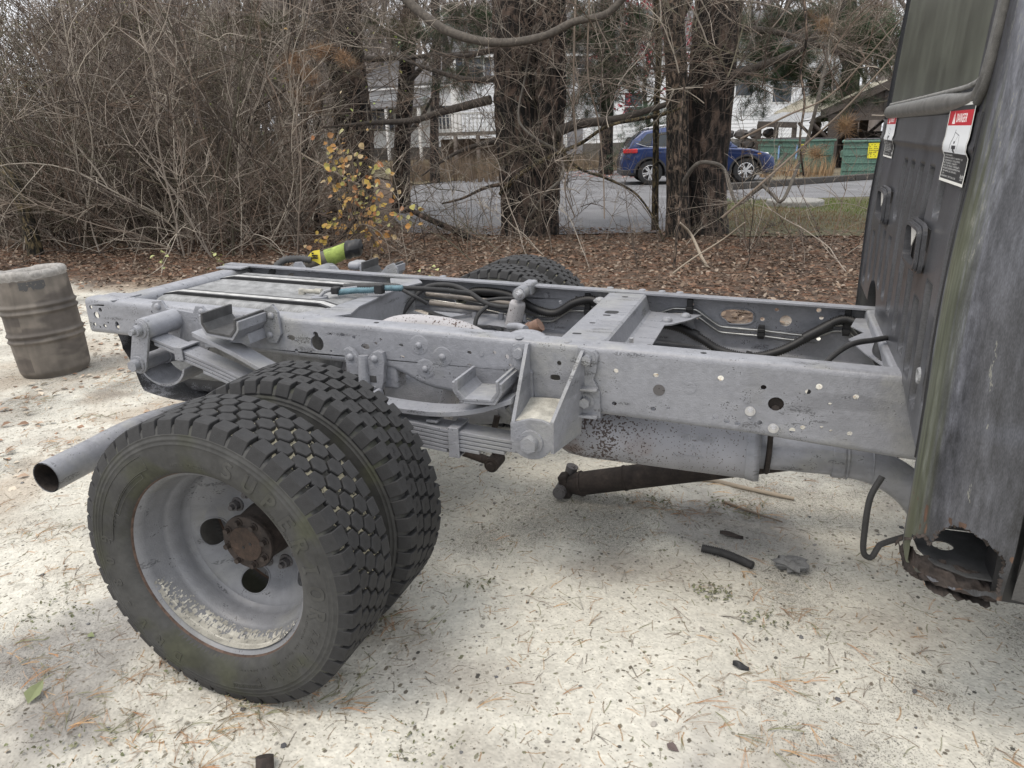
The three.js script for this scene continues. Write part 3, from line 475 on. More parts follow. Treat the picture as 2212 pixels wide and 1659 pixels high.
// ---- exhaust
{
  const e = part('exhaust', truck, 'exhaust with flaked grey muffler, pipes and tail pipe');
  const prof = [[.560, .045, .055], [.60, .085, .10], [.66, .110, .145], [.72, .115, .158], [1.235, .115, .158], [1.262, .113, .156]];
  const cy = x => .462 - .018 * (x - .6), n = 40;
  const body = grid(n, prof.length - 1, (u, v) => { const [x, a, b] = prof[Math.round(v * (prof.length - 1))], t = u * 6.28318; const q = V(x, cy(x) + a * Math.cos(t), .20 + b * Math.sin(t)); q.u = u; q.v = (x - .56) / .71; return q; }, true);
  const endc = grid(n, 3, (u, v) => { const t = u * 6.28318, k = [1.045, 1.03, .6, .02][Math.round(v * 3)]; return V([1.262, 1.282, 1.280, 1.285][Math.round(v * 3)], cy(1.27) + .115 * k * Math.cos(t), .20 + .158 * k * Math.sin(t)); }, true);
  T_.muff = tex(1024, 0, (u, v) => { const f = fbm(u * 150, v * 150, 2, 150), a = fbm(u * 8, v * 8, 4, 8), d = (1 - sstep(.30, .62, v + .25 * (fbm(u * 7, v * 7, 3) - .5))); const k = .92 + .16 * (a - .5); if (f > .78 - .26 * d * sstep(.25, .55, a)) return [70, 60, 58]; const r = sstep(.55, .75, fbm(u * 9 + 4, v * 6, 4)) * d; return [lerp(156, 122, r) * k, lerp(157, 108, r) * k, lerp(163, 104, r) * k]; });
  const muf = raw('muffler', body, mat([.93, .93, .93], .6, { map: T_.muff }), e); muf.userData.label =  'oval muffler with flaked paint and stamped numbers'; P('end_cap', [endc, grid(n, 1, (u, v) => { const t = u * 6.28318; return V(lerp(1.24, 1.262, v), cy(1.25) + lerp(.116, .115 * 1.045, v) * Math.cos(t), .20 + lerp(.159, .158 * 1.045, v) * Math.sin(t)); }, true)], M.smooth, e);
  P('front_pipe', [tube([V(1.27, .437, .25), V(1.40, .441, .25), V(1.52, .441, .25), V(1.63, .42, .25), V(1.72, .36, .24), V(1.80, .25, .20)], .054, { seg: 60, sides: 24 }), lathe([[.062, 0], [.062, .012]], XP, V(1.30, .437, .25), 24)], M.smooth, e);
  P('pipe_clamp', [lathe([[.056, 0], [.059, .003], [.059, .034], [.056, .037]], XP, V(1.49, .441, .25), 26), lathe([[.056, 0], [.0615, .004], [.056, .008]], XP, V(1.53, .4405, .25), 26), lathe([[.055, 0], [.0585, .003], [.055, .006]], XP, V(1.60, .43, .25), 26)], M.cast, e);
  P('pipe_hanger', [tube([V(1.305, .56, .31), V(1.306, .47, .315), V(1.303, .40, .30), V(1.303, .375, .25), V(1.303, .40, .20)], .0085, { sides: 8 })], M.darkrust, e);
  P('axle_pipe', tube([V(.60, .47, .19), V(.45, .60, .20), V(.30, .722, .20), V(.13, .758, .20), V(-.05, .735, .20), V(-.22, .58, .20), V(-.40, .50, .22)], .048, { seg: 60, sides: 20 }), M.flake, e);
  const tp = [V(-1.178, .268, .80), V(-1.183, .269, .70), V(-1.188, .271, .58), V(-1.185, .28, .42), V(-1.14, .29, .28), V(-1.0, .31, .14), V(-.8, .34, .08)];
  P('tail_pipe', [tube(tp, .060, { seg: 40, sides: 28, caps: false }), tube(tp, .056, { seg: 40, sides: 28, caps: false })], M.smooth, e, 'grey tail pipe pointing out behind the tyres');
  P('tail_pipe_liner', [tube(tp.slice(0, 3), .0548, { seg: 12, sides: 24, caps: false })], M.darkrust, e);  // thin dark lining just inside the open pipe end
}
// ---- drive shaft lying with its loose end on the sand
{
  const d = part('drive_shaft', truck, 'dark rusty drive shaft with its loose yoke on the sand');
  const a = V(.60, .064, -.10), b = V(1.95, .452, -.06), dir = b.clone().sub(a).normalize();
  P('shaft_tube', [cyl(a, b, .048, .048, 28), cyl(a.clone().addScaledVector(dir, .005), a.clone().addScaledVector(dir, .014), .0525, .0525, 28), cyl(a.clone().addScaledVector(dir, .19), a.clone().addScaledVector(dir, .196), .0515, .0515, 28)], M.darkrust, d);
  const y0 = a.clone().addScaledVector(dir, -.055);
  P('yoke', [cyl(y0, a, .030, .050, 20), box(-.018, .018, -.05, .05, -.03, .03, .008).rotateZ(.25).translate(y0.x - .006, y0.y, y0.z)], M.darkrust, d);
  P('cross_bearing', [cyl(V(y0.x - .02, y0.y - .012, -.155), V(y0.x - .02, y0.y - .012, -.045), .026, .026, 22), cyl(V(y0.x - .02, y0.y - .012, -.048), V(y0.x - .02, y0.y - .012, -.040), .020, .018, 22), cyl(V(y0.x + .0, y0.y + .03, -.14), V(y0.x + .012, y0.y + .07, -.14), .022, .025, 18)], M.rustgrey, d);
}
// ---- harness, brake lines, clips, filler neck
{
  const w = part('wiring_harness', truck, 'black corrugated wiring harness drooping along the far rail');
  const cond = (pts, r, n, m = M.black) => P('conduit', tube(pts, corr(r, n), { seg: n * 6, sides: 12 }), m, w);
  cond([V(.80, .688, -.36), V(.93, .672, -.36), V(1.02, .636, -.35), V(1.10, .595, -.34), V(1.21, .578, -.33), V(1.32, .605, -.35), V(1.42, .665, -.37), V(1.51, .725, -.385), V(1.56, .728, -.38), V(1.61, .70, -.35)], .0165, 105);
  cond([V(-.02, .74, -.38), V(.06, .775, -.38), V(.16, .775, -.385), V(.24, .757, -.385), V(.33, .715, -.375), V(.42, .70, -.375), V(.50, .745, -.38), V(.58, .762, -.38), V(.66, .72, -.36), V(.72, .69, -.35)], .0165, 96);
  P('wire_loom', [tube([V(-.20, .70, -.18), V(-.17, .76, -.24), V(-.12, .806, -.29), V(-.02, .812, -.31), V(.07, .785, -.30), V(.15, .745, -.29), V(.24, .735, -.29), V(.29, .752, -.32)], .0105), tube([V(.16, .742, -.30), V(.13, .70, -.22), V(.13, .60, -.18)], .009), tube([V(.12, .752, -.30), V(.20, .765, -.31), V(.28, .765, -.33)], .007)], M.blackdust, w);
  P('connector', [box(-.24, -.17, .672, .70, -.21, -.17, .006), box(-.28, -.235, .678, .694, -.20, -.18, .004)], M.pad, w);
  for (const [a, b, r] of [[V(.985, .655, -.355), V(1.01, .643, -.352), .0195], [V(1.195, .580, -.332), V(1.215, .577, -.331), .022], [V(1.40, .655, -.367), V(1.49, .712, -.382), .019]]) P('tape', tube([a, b], r, { seg: 6 }), M.black, w);
  cond([V(1.62, .755, -.02), V(1.60, .735, .10), V(1.615, .725, .20), V(1.66, .70, .28)], .018, 26);
  P('cable', tube([V(1.40, .66, .33), V(1.43, .745, .30), V(1.50, .793, .22), V(1.58, .795, .14), V(1.66, .79, .05)], .0085), M.blackdust, w);
  const l = part('brake_line', truck, 'bright steel brake lines stepping along the far rail');
  const bl = (dy, dz) => P('steel_line', tube([V(-.20, .745, -.41), V(.0, .728, -.41), V(.16, .70, -.41), V(.33, .676, -.41), V(.40, .678, -.41), V(.475, .727, -.41), V(.55, .728, -.41), V(.66, .712, -.41), V(.76, .70, -.41), V(.83, .705, -.41), V(.905, .735, -.41), V(.995, .733, -.41), V(1.09, .672, -.41), V(1.25, .665, -.41), V(1.40, .655, -.41), V(1.50, .70, -.41), V(1.56, .70, -.41), V(1.60, .66, -.40), V(1.66, .64, -.36)].map(p => V(p.x, p.y + dy, p.z + dz)), .0052, { seg: 260, sides: 8, tension: .18 }), M.steel, l);
  bl(0, 0); bl(-.021, .004);
  P('fuel_pipe', [tube([V(-.15, .765, -.33), V(0, .755, -.34), V(.12, .742, -.36), V(.3, .722, -.39)], .0095), tube([V(-.12, .735, -.30), V(.02, .722, -.31), V(.13, .712, -.33)], .0105)], mat([.36, .32, .28], .6, { map: T_.noise }), l);
  for (const [x, y0, y1] of [[.97, .69, .78], [1.245, .635, .69], [1.545, .665, .775], [.555, .69, .785], [.245, .67, .785]]) P('clip', [box(x - .012, x + .012, y0, y1, -.405, -.392, .003), box(x - .014, x + .014, y0 + .01, y0 + .028, -.41, -.385, .003), box(x - .014, x + .014, (y0 + y1) / 2, (y0 + y1) / 2 + .015, -.412, -.383, .003)], M.black, l);
  // spring bridge plate seen between the rails above the axle
  P('axle_bracket', [grid(20, 6, (u, v) => V(lerp(-.08, .36, u), .655 + .03 * Math.sin(u * 3.1) - .02 * v, lerp(-.36, -.25, v)), true), box(.06, .19, .60, .64, -.30, -.22, .01), ...[.08, .2, .3].map(x => cyl(V(x, .67, -.32), V(x, .70, -.32), .012, .012, 6))], M.smooth, truck);
  const fn = part('filler_neck', truck, 'fuel filler hose with lime sleeve and black plastic wrapped end');
  P('hose', tube([V(-1.02, .70, -.40), V(-.98, .78, -.50), V(-.90, .832, -.58), V(-.80, .866, -.63)], .040, { sides: 18 }), mat([.20, .185, .17], .9, { map: T_.noise }), fn);
  P('sleeve', tube([V(-.825, .858, -.618), V(-.775, .876, -.642), V(-.725, .898, -.665)], t => .0425 - .006 * t, { sides: 18 }), mat([.42, .54, .12], .8, { map: T_.speck }), fn);
  P('plastic_wrap', grid(26, 16, (u, v) => { const a = u * 6.2832, r = (.048 - .012 * v) * (1 + .28 * (vnoise(u * 9, v * 5, 9) - .5)) * (v > .93 ? .3 : 1), c = V(-.735, .895, -.66).lerp(V(-.665, .905, -.70), v); return V(c.x + r * .3 * Math.cos(a), c.y + r * Math.sin(a), c.z + r * Math.cos(a)); }), M.black, fn);
  P('vent_hose', tube([V(-1.03, .72, -.38), V(-1.02, .80, -.42), V(-.97, .865, -.46), V(-.90, .87, -.50), V(-.85, .862, -.52)], corr(.017, 22), { seg: 130 }), M.pad, fn);
  P('tag', [grid(6, 6, (u, v) => V(-.885 + .075 * u, .845 + .075 * v * (.25 + .75 * u) + .012 * Math.sin(u * 4), -.53 - .01 * u), false)], mat([.72, .60, .07], .7, { side: THREE.DoubleSide }), fn, 'yellow warning tag on the vent hose');
  for (let k = 0; k < 7; k++) P('tag_print', box(-.848 + .011 * (k % 3), -.841 + .011 * (k % 3), .868 + .011 * Math.floor(k / 3), .876 + .011 * Math.floor(k / 3), -.532, -.5255), M.black, fn);
  P('far_pad', [box(-.62, -.55, .83, .87, -.55, -.46, .02)], M.smooth, truck);
  P('hole_backing', [box(1.25, 1.37, .615, .72, .375, .42, .01), cyl(V(1.311, .64, .40), V(1.311, .65, .428), .012, .012, 6)], M.darkrust, truck, 'added dark rusty block behind the round hole');  // dark block added behind the rail so the round hole reads dark
  P('hanging_cable', [tube([V(1.60, .50, .48), V(1.575, .44, .50), V(1.572, .34, .505), V(1.578, .27, .50), V(1.60, .252, .49), V(1.615, .275, .475), V(1.63, .285, .46), V(1.72, .30, .40)], .0085, { seg: 60 })], M.blackdust, truck, 'loose black cable hanging below the cab');
}
// ---------------------------------------------------------------- dual rear wheels
const font = await new FontLoader().loadAsync('fonts/droid/droid_sans_bold.typeface.json');
const fontR = await new FontLoader().loadAsync('fonts/droid/droid_sans_regular.typeface.json');
const textG = (s, size, depth, f = font) => { const g = new TextGeometry(s, { font: f, size, depth, curveSegments: 3, bevelEnabled: false }); return g; };
function arcText(s, r, th0, th1, size, z, cx, cy, f = font, depth = .0016) {   // clockwise, tops outward
  const gs = [], n = s.length;
  for (let k = 0; k < n; k++) { if (s[k] === ' ') continue; const g = textG(s[k], size, depth, f); g.computeBoundingBox(); const b = g.boundingBox; g.translate(-(b.min.x + b.max.x) / 2, -size / 2, 0); const th = lerp(th0, th1, n > 1 ? k / (n - 1) : .5); g.translate(0, r, 0); g.rotateZ(th - Math.PI / 2); g.translate(cx, cy, z); gs.push(g); }
  return gs;
}
const HY = .392;
const hexTop = (() => {                                // chamfered hexagon block, x around the tyre, y outward, z across
  const pos = [], a = .0222, b = .0112, c = .0228, h0 = -.014, h1 = .0125, ch = .0022;
  const ring = (s, h) => [[a * s, b * s], [0, c * s], [-a * s, b * s], [-a * s, -b * s], [0, -c * s], [a * s, -b * s]].map(q => [q[0], h, q[1]]);
  const R = [ring(1.0, h0), ring(1, h1 - ch), ring(.92, h1)]; const tri = (p, q, r) => pos.push(...p, ...q, ...r);
  for (let k = 0; k < 2; k++) for (let i = 0; i < 6; i++) { const j = (i + 1) % 6; tri(R[k][i], R[k][j], R[k + 1][i]); tri(R[k][j], R[k + 1][j], R[k + 1][i]); }
  for (let i = 1; i < 5; i++) tri(R[2][0], R[2][i], R[2][i + 1]);
  const g = new THREE.BufferGeometry(); g.setAttribute('position', new THREE.Float32BufferAttribute(pos, 3)); g.computeVertexNormals(); return clean(mUV(g));
})();
const sipeBlock = (() => {                             // block with a zigzag slit in its face
  const o = [[-.021, -.019], [.017, -.021], [.022, -.010], [.021, .019], [-.017, .021], [-.022, .010]];
  const h = [[-.012, -.0012], [-.002, -.0012], [-.002, -.0068], [.0002, -.0068], [.0002, .0008], [-.012, .0008]].map(([x, y]) => [x + .002, y + .002]), h2 = h.map(([x, y]) => [-x + .002, -y + .002]);
  const g = extr(o, .0255, { holes: [] }).rotateX(-Math.PI / 2).translate(0, -.013, 0);
  const slit = pts => extr(pts, .0012).rotateX(-Math.PI / 2).translate(0, .0118, 0);
  return { block: clean(mUV(g)), slit: join([extr([[-.011, .001], [.001, .001], [.001, -.006], [.0028, -.006], [.0028, .0028], [-.011, .0028]], .0008).rotateX(-Math.PI / 2).translate(0, .0122, 0), extr([[.001, -.006], [.011, -.006], [.011, -.0042], [.001, -.0042]], .0008).rotateX(-Math.PI / 2).translate(0, .0122, 0)]) };
})();
function lugG(w, notch) {                              // shoulder lug running over the edge of the tread
  const p = [], hw = w / 2; const sec = [[-.016, .0125, .050], [.0, .0125, .088], [.0, .009, .0955], [-.0, -.006, .1015], [0, -.024, .1075], [0, -.030, .100], [0, -.02, .05]];
  const poly = [[.0125, .056], [.0125, .086], [.0095, .0945], [-.004, .1005], [-.022, .1068], [-.030, .104], [-.02, .056]];
  const s = new THREE.Shape(poly.map(q => new THREE.Vector2(q[1], q[0]))); const g = new THREE.ExtrudeGeometry(s, { depth: w - .003, bevelEnabled: true, bevelSize: .0015, bevelOffset: -.0015, bevelThickness: .0015, bevelSegments: 1 });
  g.translate(0, 0, -w / 2 + .0015); g.rotateY(-Math.PI / 2); return clean(mUV(g)); // shape x -> z, depth -> x
}
const lugA = lugG(.044), lugB = lugG(.040);
function tyreShape(zc, s) {
  const p = [[.262, .082], [.2655, .093], [.275, .1025], [.288, .1085], [.305, .1120], [.330, .1125], [.345, .1115], [.3465, .1128], [.349, .1128], [.3505, .1108], [.356, .1095], [.3575, .1108], [.361, .1105], [.3625, .1085], [.368, .1065], [.3695, .1078], [.372, .1072], [.374, .105], [.384, .1005], [.3905, .094], [.3935, .06], [.3945, 0]];
  const full = [...p, ...[...p].reverse().slice(1).map(q => [q[0], -q[1]])];
  return lathe(full.map(q => [q[0], -q[1]]).map(q => [q[0], -q[1]]), ZP, V(0, HY, zc), 140);
}
function wheel(zc, s, kind, detail) {                  // kind: outer or inner pattern; s: side the dish opens to
  const w = part('wheel', truck, detail);
  const floor = lathe([[.3925, .085], [.3945, .05], [.3955, 0], [.3945, -.05], [.3925, -.085]], ZP, V(0, HY, zc), 120);
  P('tyre', tyreShape(zc, s), M.rubber, w); if (kind === 'hex') P('tread_floor', floor, M.treadfloor, w);
  const rest = [], R = .3945;
  const put = (g, th, z, flip, name, vis, extra) => {
    const m = new THREE.Matrix4().makeTranslation(0, HY, zc).multiply(new THREE.Matrix4().makeRotationZ(th - Math.PI / 2)).multiply(new THREE.Matrix4().makeTranslation(0, R, z)); if (flip) m.multiply(new THREE.Matrix4().makeScale(1, 1, 1)).multiply(new THREE.Matrix4().makeRotationY(Math.PI));
    if (vis) { const o = raw(name, g, M.block, w); o.applyMatrix4(m); if (extra) { rest2.push(extra.clone().applyMatrix4(m)); } } else rest.push(g.clone().applyMatrix4(m));
  };
  const rest2 = [];
  const vis = th => s > 0 && (Math.cos(th) * 1.28 + Math.sin(th) * 1.02 > (kind === 'hex' ? .18 : .35));
  const N = 46;
  for (let i = 0; i < N; i++) {
    const th = i / N * 6.28318 + .03;
    if (kind === 'hex') {
      for (const [z, o] of [[-.0385, 0], [0, .5], [.0385, 0]]) { const t = th + o * 6.28318 / N; put(hexTop, t, z, false, 'tread_block', vis(t)); }
      const t2 = th + .5 * 6.28318 / N; put(lugA, t2, .0, false, 'tread_block', vis(t2)); put(lugA, t2, .0, true, 'tread_block', false);
    } else {
      for (const [z, o] of [[-.046, .1], [0, .5], [.046, .9]]) { const t = th + o * 6.28318 / N; put(sipeBlock.block, t, z, false, 'tread_block', vis(t) && t % 6.28318 < 2.2, vis(t) ? sipeBlock.slit : null); }
      const t2 = th + .3 * 6.28318 / N; put(lugB, t2, .003, false, 'tread_block', vis(t2) && t2 % 6.28318 < 2.2); put(lugB, t2 + .03, -.003, true, 'tread_block', false);
    }
  }
  const o = P('tread', rest, M.block, w); o.userData.kind = 'stuff';
  if (rest2.length) { const q = P('tread_slits', rest2, M.black, w); q.userData.kind = 'stuff'; }
  // steel rim
  const b = [[.2685, .083], [.2695, .087], [.268, .0895], [.2645, .0885], [.2615, .083], [.2525, .076], [.2475, .060], [.2455, .040], [.2385, .026], [.2375, .010], [.232, .0], [.2215, -.012], [.219, -.040], [.2175, -.052], [.2085, -.062]];
  const q = s; const L = pts => lathe((q > 0 ? pts : pts.map(p => [p[0], -p[1]]).reverse()), ZP, V(0, HY, zc), 96);
  P('rim', [L(b)], M.rim, w, kind === 'hex' ? 'deep dish steel rim, grey with dusting of sand' : undefined);
  P('rim_edge', [L([[.2690, .0825], [.2705, .087], [.268, .0905], [.2640, .0893], [.2612, .0835]])], M.rust, w, 'worn rusty rim edge');
  if (s > 0 && kind === 'hex') {
    const holes = [[442, 1147], [550, 1273]].map(([u, v]) => { const p = un(u, v, 'z', zc - .095); return Math.atan2(p.y - HY, p.x); });
    const th0 = holes[0], hs = []; for (let k = 0; k < 5; k++) hs.push(th0 + (holes[1] - th0) * k);
    const dz = r => r > .115 ? lerp(-.132, -.062, sstep(.115, .212, r)) : -.132;
    const inHole = (x, y) => hs.some(h => { const c = Math.cos(h), d = Math.sin(h), rx = x * c + y * d - .163, ry = -x * d + y * c; return (rx / .0285) ** 2 + (ry / .042) ** 2 < 1; });
    P('wheel_disc', grid(300, 46, (u, v) => { const r = lerp(.07, .2095, v), t = u * 6.28318; return V(r * Math.cos(t), HY + r * Math.sin(t), zc + dz(r)); }, false, (u, v) => { const r = lerp(.07, .2095, v), t = u * 6.28318; return !inHole(r * Math.cos(t), r * Math.sin(t)); }), M.rim, w);
    for (const h of hs) { const pts = []; for (let k = 0; k <= 24; k++) { const a = k / 24 * 6.28318, rx = .163 + .0285 * Math.cos(a), ry = .042 * Math.sin(a), x = rx * Math.cos(h) - ry * Math.sin(h), y = rx * Math.sin(h) + ry * Math.cos(h); pts.push(V(x, HY + y, zc + dz(Math.hypot(x, y)) - .001)); } P('hand_hole_edge', tube(pts, .0026, { seg: 48, sides: 6, caps: false }), M.rim, w); }
    P('hub', [cyl(V(0, HY, zc - .15), V(0, HY, zc - .052), .080, .070, 36), lathe([[.0785, -.052], [.0785, -.042], [.076, -.038], [.052, -.038], [.051, -.034], [.046, -.033], [.0001, -.033]], ZP, V(0, HY, zc), 40)], M.hub, w, 'rusty axle hub with ring of flange bolts');
    P('hub_face', [lathe([[.0505, -.034], [.050, -.0315], [.0001, -.031]], ZP, V(0, HY, zc), 36)], mat([.40, .33, .28], .85, { map: T_.rust, bumpMap: T_.pit, bumpScale: .001 }), w);
    for (let k = 0; k < 8; k++) { const t = k / 8 * 6.28318 + .25; P('flange_bolt', bolt(V(.063 * Math.cos(t), HY + .063 * Math.sin(t), zc - .038), ZP, .0085, .011), M.hub, w); }
    for (const [x, y] of [[.012, .004], [-.012, -.010]]) P('center_hole', cyl(V(x + .005, HY + y, zc - .032), V(x + .005, HY + y, zc - .0300), .0042, .0042, 12), M.black, w);
    for (let k = 0; k < 10; k++) { const t = k / 10 * 6.28318 + .1; P('wheel_stud', nut(V(.112 * Math.cos(t), HY + .112 * Math.sin(t), zc - .132), ZP, .0155), M.rustgrey, w); }
    P('sand', [grid(900, 70, (u, v) => { const t = lerp(-2.75, -.55, u), z = lerp(.002, .078, v); const rr0 = z > .06 ? .2485 : z > .04 ? .2462 : z > .026 ? lerp(.239, .2458, (z - .026) / .014) : .2382; const p = V((rr0 - .0012) * Math.cos(t), HY + (rr0 - .0012) * Math.sin(t), zc + z); return p; }, true, (u, v) => { const e = Math.min(1, Math.min(u, 1 - u) * 3.2); return fbm(u * 120, v * 9 + 3, 5) * 1.2 + .55 * v - 1.02 + .42 * e > .13; })], M.sandbit, w, 'pale sand drifted in the lower rim');
    // moulded lettering
    const A = (u, v) => { const p = un(u, v, 'z', zc + .112); return Math.atan2(p.y - HY, p.x); }, zl = zc + .1118;
    P('lettering', arcText('SUPERIOR', .318, A(492, 1005), A(684, 1330), .045, zl, 0, HY), M.letter, w);
    P('lettering', arcText('225/70R19.5', .322, A(680, 1368) , A(557, 1470), .022, zl, 0, HY), M.letter, w);
    P('lettering', arcText('DRV-809', .326, A(396, 1383) - 6.28318 * 0, A(268, 1178) - (A(268, 1178) > A(396, 1383) ? 6.28318 : 0), .030, zl, 0, HY), M.letter, w);
    P('lettering', [arcText('RADIAL TUBELESS', .296, A(368, 1003), A(437, 1014), .0095, zc + .1092, 0, HY), arcText('REGROOVABLE', .300, A(262, 1145), A(270, 1060) - 0, .0095, zc + .1105, 0, HY), arcText('STANDARD RIM 6.75  DOT 11C 34RTLL', .292, A(668, 1335), A(520, 1450), .0085, zc + .1085, 0, HY), arcText('MADE IN THAILAND', .290, A(585, 1100), A(640, 1180), .007, zc + .1085, 0, HY), arcText('128/126 M 110 PSI', .337, A(565, 1480), A(508, 1476), .008, zc + .1115, 0, HY)], M.letter, w);
    const frame = (r0, r1, a, b) => { const pts = []; for (let k = 0; k <= 10; k++) { const t = lerp(a, b, k / 10); pts.push(V(r1 * Math.cos(t), HY + r1 * Math.sin(t), zl + .0008)); } for (let k = 10; k >= 0; k--) { const t = lerp(a, b, k / 10); pts.push(V(r0 * Math.cos(t), HY + r0 * Math.sin(t), zl + .0004)); } pts.push(pts[0].clone()); return tube(pts, .0011, { seg: 90, sides: 5, tension: .1 }); };
    P('moulded_frame', [frame(.300, .336, 2.02, 3.0), frame(.284, .296, 2.12, 2.7), frame(.329, .344, A(505, 1476), A(568, 1478))], M.letter, w);
  } else P('wheel_disc', L([[.2085, -.062], [.19, -.075], [.12, -.13], [.06, -.132]]), M.rustgrey, w);
}
wheel(1.178, 1, 'hex', 'near outer dual wheel with hexagon tread tyre and deep grey rim');
wheel(.872, 1, 'sipe', 'near inner dual wheel with zigzag slit tread blocks');
wheel(-.872, -1, 'sipe', 'far inner dual wheel'); wheel(-1.178, -1, 'hex', 'far outer dual wheel');
// ---------------------------------------------------------------- stamped figures on the muffler
{ const e = truck.children.find(o => o.name === 'exhaust').children[0]; const put = (s, x, y, z, sz) => P('stamp', textG(s, sz, .0012, fontR).rotateX(y < .45 ? .32 : -.12).translate(x, y, z), M.smooth, e); put('91 3453', 1.045, .492, .3525, .020); put('A', 1.075, .463, .357, .017); put('F46032R', 1.02, .428, .3525, .018); }
// ---------------------------------------------------------------- cab
const cab = part('cab', truck, 'dark faded cab seen from behind, mossy and rusted at the corner');
const wallX = y => 1.612 + .012 * sstep(1.0, 1.4, y) + .055 * Math.max(0, y - 1.15) ** 1.35;
const halfW = y => 0;
{
  T_.cab = tex(1024, 1.0, (u, v) => { const a = fbm(u * 9, v * 5, 5, 0), s = vnoise(u * 380, v * 380, 380), st = fbm(u * 70, v * 3, 3, 0); const k = .62 + .42 * a + .16 * (s - .5) + .20 * (st - .5); return [255 * clamp(k), 255 * clamp(k), 255 * clamp(k * 1.01)]; });
  // weathered corner: chalky blotches, moss streak by the seam, lichen crust; u along the panel, v upward 0.4..2.0
  T_.corner = tex(1024, 0, (u, v) => {
    const y = .4 + 1.65 * v, a = fbm(u * 5, v * 9, 5), b = fbm(u * 40 + 9, v * 50, 3), s = vnoise(u * 260, v * 420), str = fbm(u * 46, v * 5 + 3, 4);
    let k = 41 + 58 * a + 22 * (s - .5) + 26 * (b - .5) + 16 * (str - .5);
    const chalk = sstep(.50, .66, fbm(u * 3.2 + 2, v * 5 + 1, 4)) * (.4 + b); k += 40 * chalk;
    let c = [k, k * 1.01, k * 1.06];
    const mo = sstep(.02, .07, u) * (1 - sstep(.20, .44, u + .24 * (str - .5))) * (1 - sstep(1.18, 1.5, y + .5 * (str - .5))) * sstep(.22, .5, str + .15 * b + .2); c = c.map((q, i) => lerp(q, [100, 104, 74][i] * (.65 + .7 * str), .62 * mo));
    const lic = (Math.abs(u - .64 - .10 * (fbm(3, v * 14, 4) - .5) * 2 + (y - .75) * .10) < .002 + .035 * (b - .45) && y < 1.10 && y > .66 && fbm(u * 9, v * 60, 2) > .45) || (y > 1.15 && u > .18 && u < .40 && b > .66 && s > .6); if (lic && s > .5) c = [128, 127, 118];
    if (y < .62 && fbm(u * 14, v * 30 + 5, 4) > .66 + (y - .46) * .5) c = [80 * (.6 + b), 61 * (.6 + b), 50 * (.6 + b)];
    return c;
  });
  T_.glassdirt = tex(512, 0, (u, v) => { const st = fbm(u * 30, v * 2.2, 4), a = fbm(u * 6, v * 5, 4), e = fbm(u * 40, 3, 2); const k = .72 + .3 * (st - .5) + .26 * (a - .5); return [112 * k, 116 * k, 106 * k]; });
  const mCab = mat([.095, .097, .105], .30, { map: T_.cab }), mCorner = mat([.80, .81, .84], .36, { map: T_.corner }), mGroove = mCab;
  const yb = z => { if (z < -.28 && z > -.56) return .775 + .10 * Math.sqrt(Math.max(0, 1 - ((z + .42) / .14) ** 2)); if (z < .36) return .772; if (z < .78) return lerp(.772, .69, sstep(.36, .78, z)); return .69; };
  const grooves = [[-.80, .10, .80, 1.40], [-.62, .066, .85, 1.02], [-.46, .066, .85, 1.08], [-.135, .074, 1.13, 1.30], [.015, .074, .86, 1.30], [.175, .074, .84, 1.30], [.335, .074, .82, 1.30], [-.30, .066, .88, 1.06], [-.15, .066, .87, 1.06], [.505, .074, 1.205, 1.285], [.60, .074, .76, 1.05], [.47, .074, .80, .985], [.745, .066, .80, 1.28]];
  const wallD = (z, y) => {
    let d = 0; for (const [c, w, y0, y1] of grooves) { const k = sstep(-w / 2 - .005, -w / 2 + .005, z - c) * (1 - sstep(w / 2 - .005, w / 2 + .005, z - c)) * sstep(y0 - .012, y0 + .02, y) * (1 - sstep(y1 - .02, y1 + .012, y)); d = Math.max(d, k * .042); }
    d += .007 * sstep(1.36, 1.335, y) ; d -= .004 * sstep(1.375, 1.36, y) * sstep(1.345, 1.36, y);
    return d;
  };
  P('rear_panel', grid(560, 110, (u, v) => { const z = lerp(-.915, .78, u), y0 = yb(z), y = lerp(y0, 1.43, v); return V(wallX(y) + wallD(z, y) + .004 * (z / .9) ** 2, y, z); }, true), mCab, cab, 'ribbed rear panel of the cab');
  P('panel_seam', [tube([...Array(14).keys()].map(k => { const y = lerp(.69, 1.43, k / 13); return V(wallX(y) + .004, y, .781 + .004 * Math.sin(k)); }), .0035, { seg: 30, sides: 6 })], M.black, cab);
  // corner panel wraps from the seam to the door gap
  const bulge = y => .010 * sstep(.86, .80, y) - .012 * sstep(1.10, 1.25, y) - .03 * Math.max(0, y - 1.35) - .022 * sstep(.60, .45, y);
  const corner = (s, y) => { const L = .282, a = .30, R = .155; const d = s * L; const z0 = .783; let x, z; const flat1 = .022, arc = R * Math.PI / 2; if (d < flat1) { x = 0; z = z0 + d; } else if (d < flat1 + arc) { const t = (d - flat1) / R; z = z0 + flat1 + R * Math.sin(t); x = R * (1 - Math.cos(t)); } else { z = z0 + flat1 + R; x = R + d - flat1 - arc; } const t = clamp((d - flat1) / arc); const dent = -.010 * Math.exp(-(((s - .40) / .10) ** 2)) * sstep(1.2, .9, y) * sstep(.62, .74, y); return V(wallX(y) + .004 + x * (1 - .02 * y), y, z + (bulge(y) + dent) * sstep(.1, .9, t)); };
  const holeP = [[1950, 1232], [1966, 1214], [1988, 1184], [2004, 1172], [2012, 1186], [2030, 1150], [2052, 1130], [2078, 1124], [2100, 1134], [2122, 1152], [2144, 1168], [2160, 1190], [2150, 1236], [2146, 1262], [2060, 1262], [1984, 1254]].map(([u, v]) => { const q = un(u, v, 'z', .92); return [q.x, q.y]; });
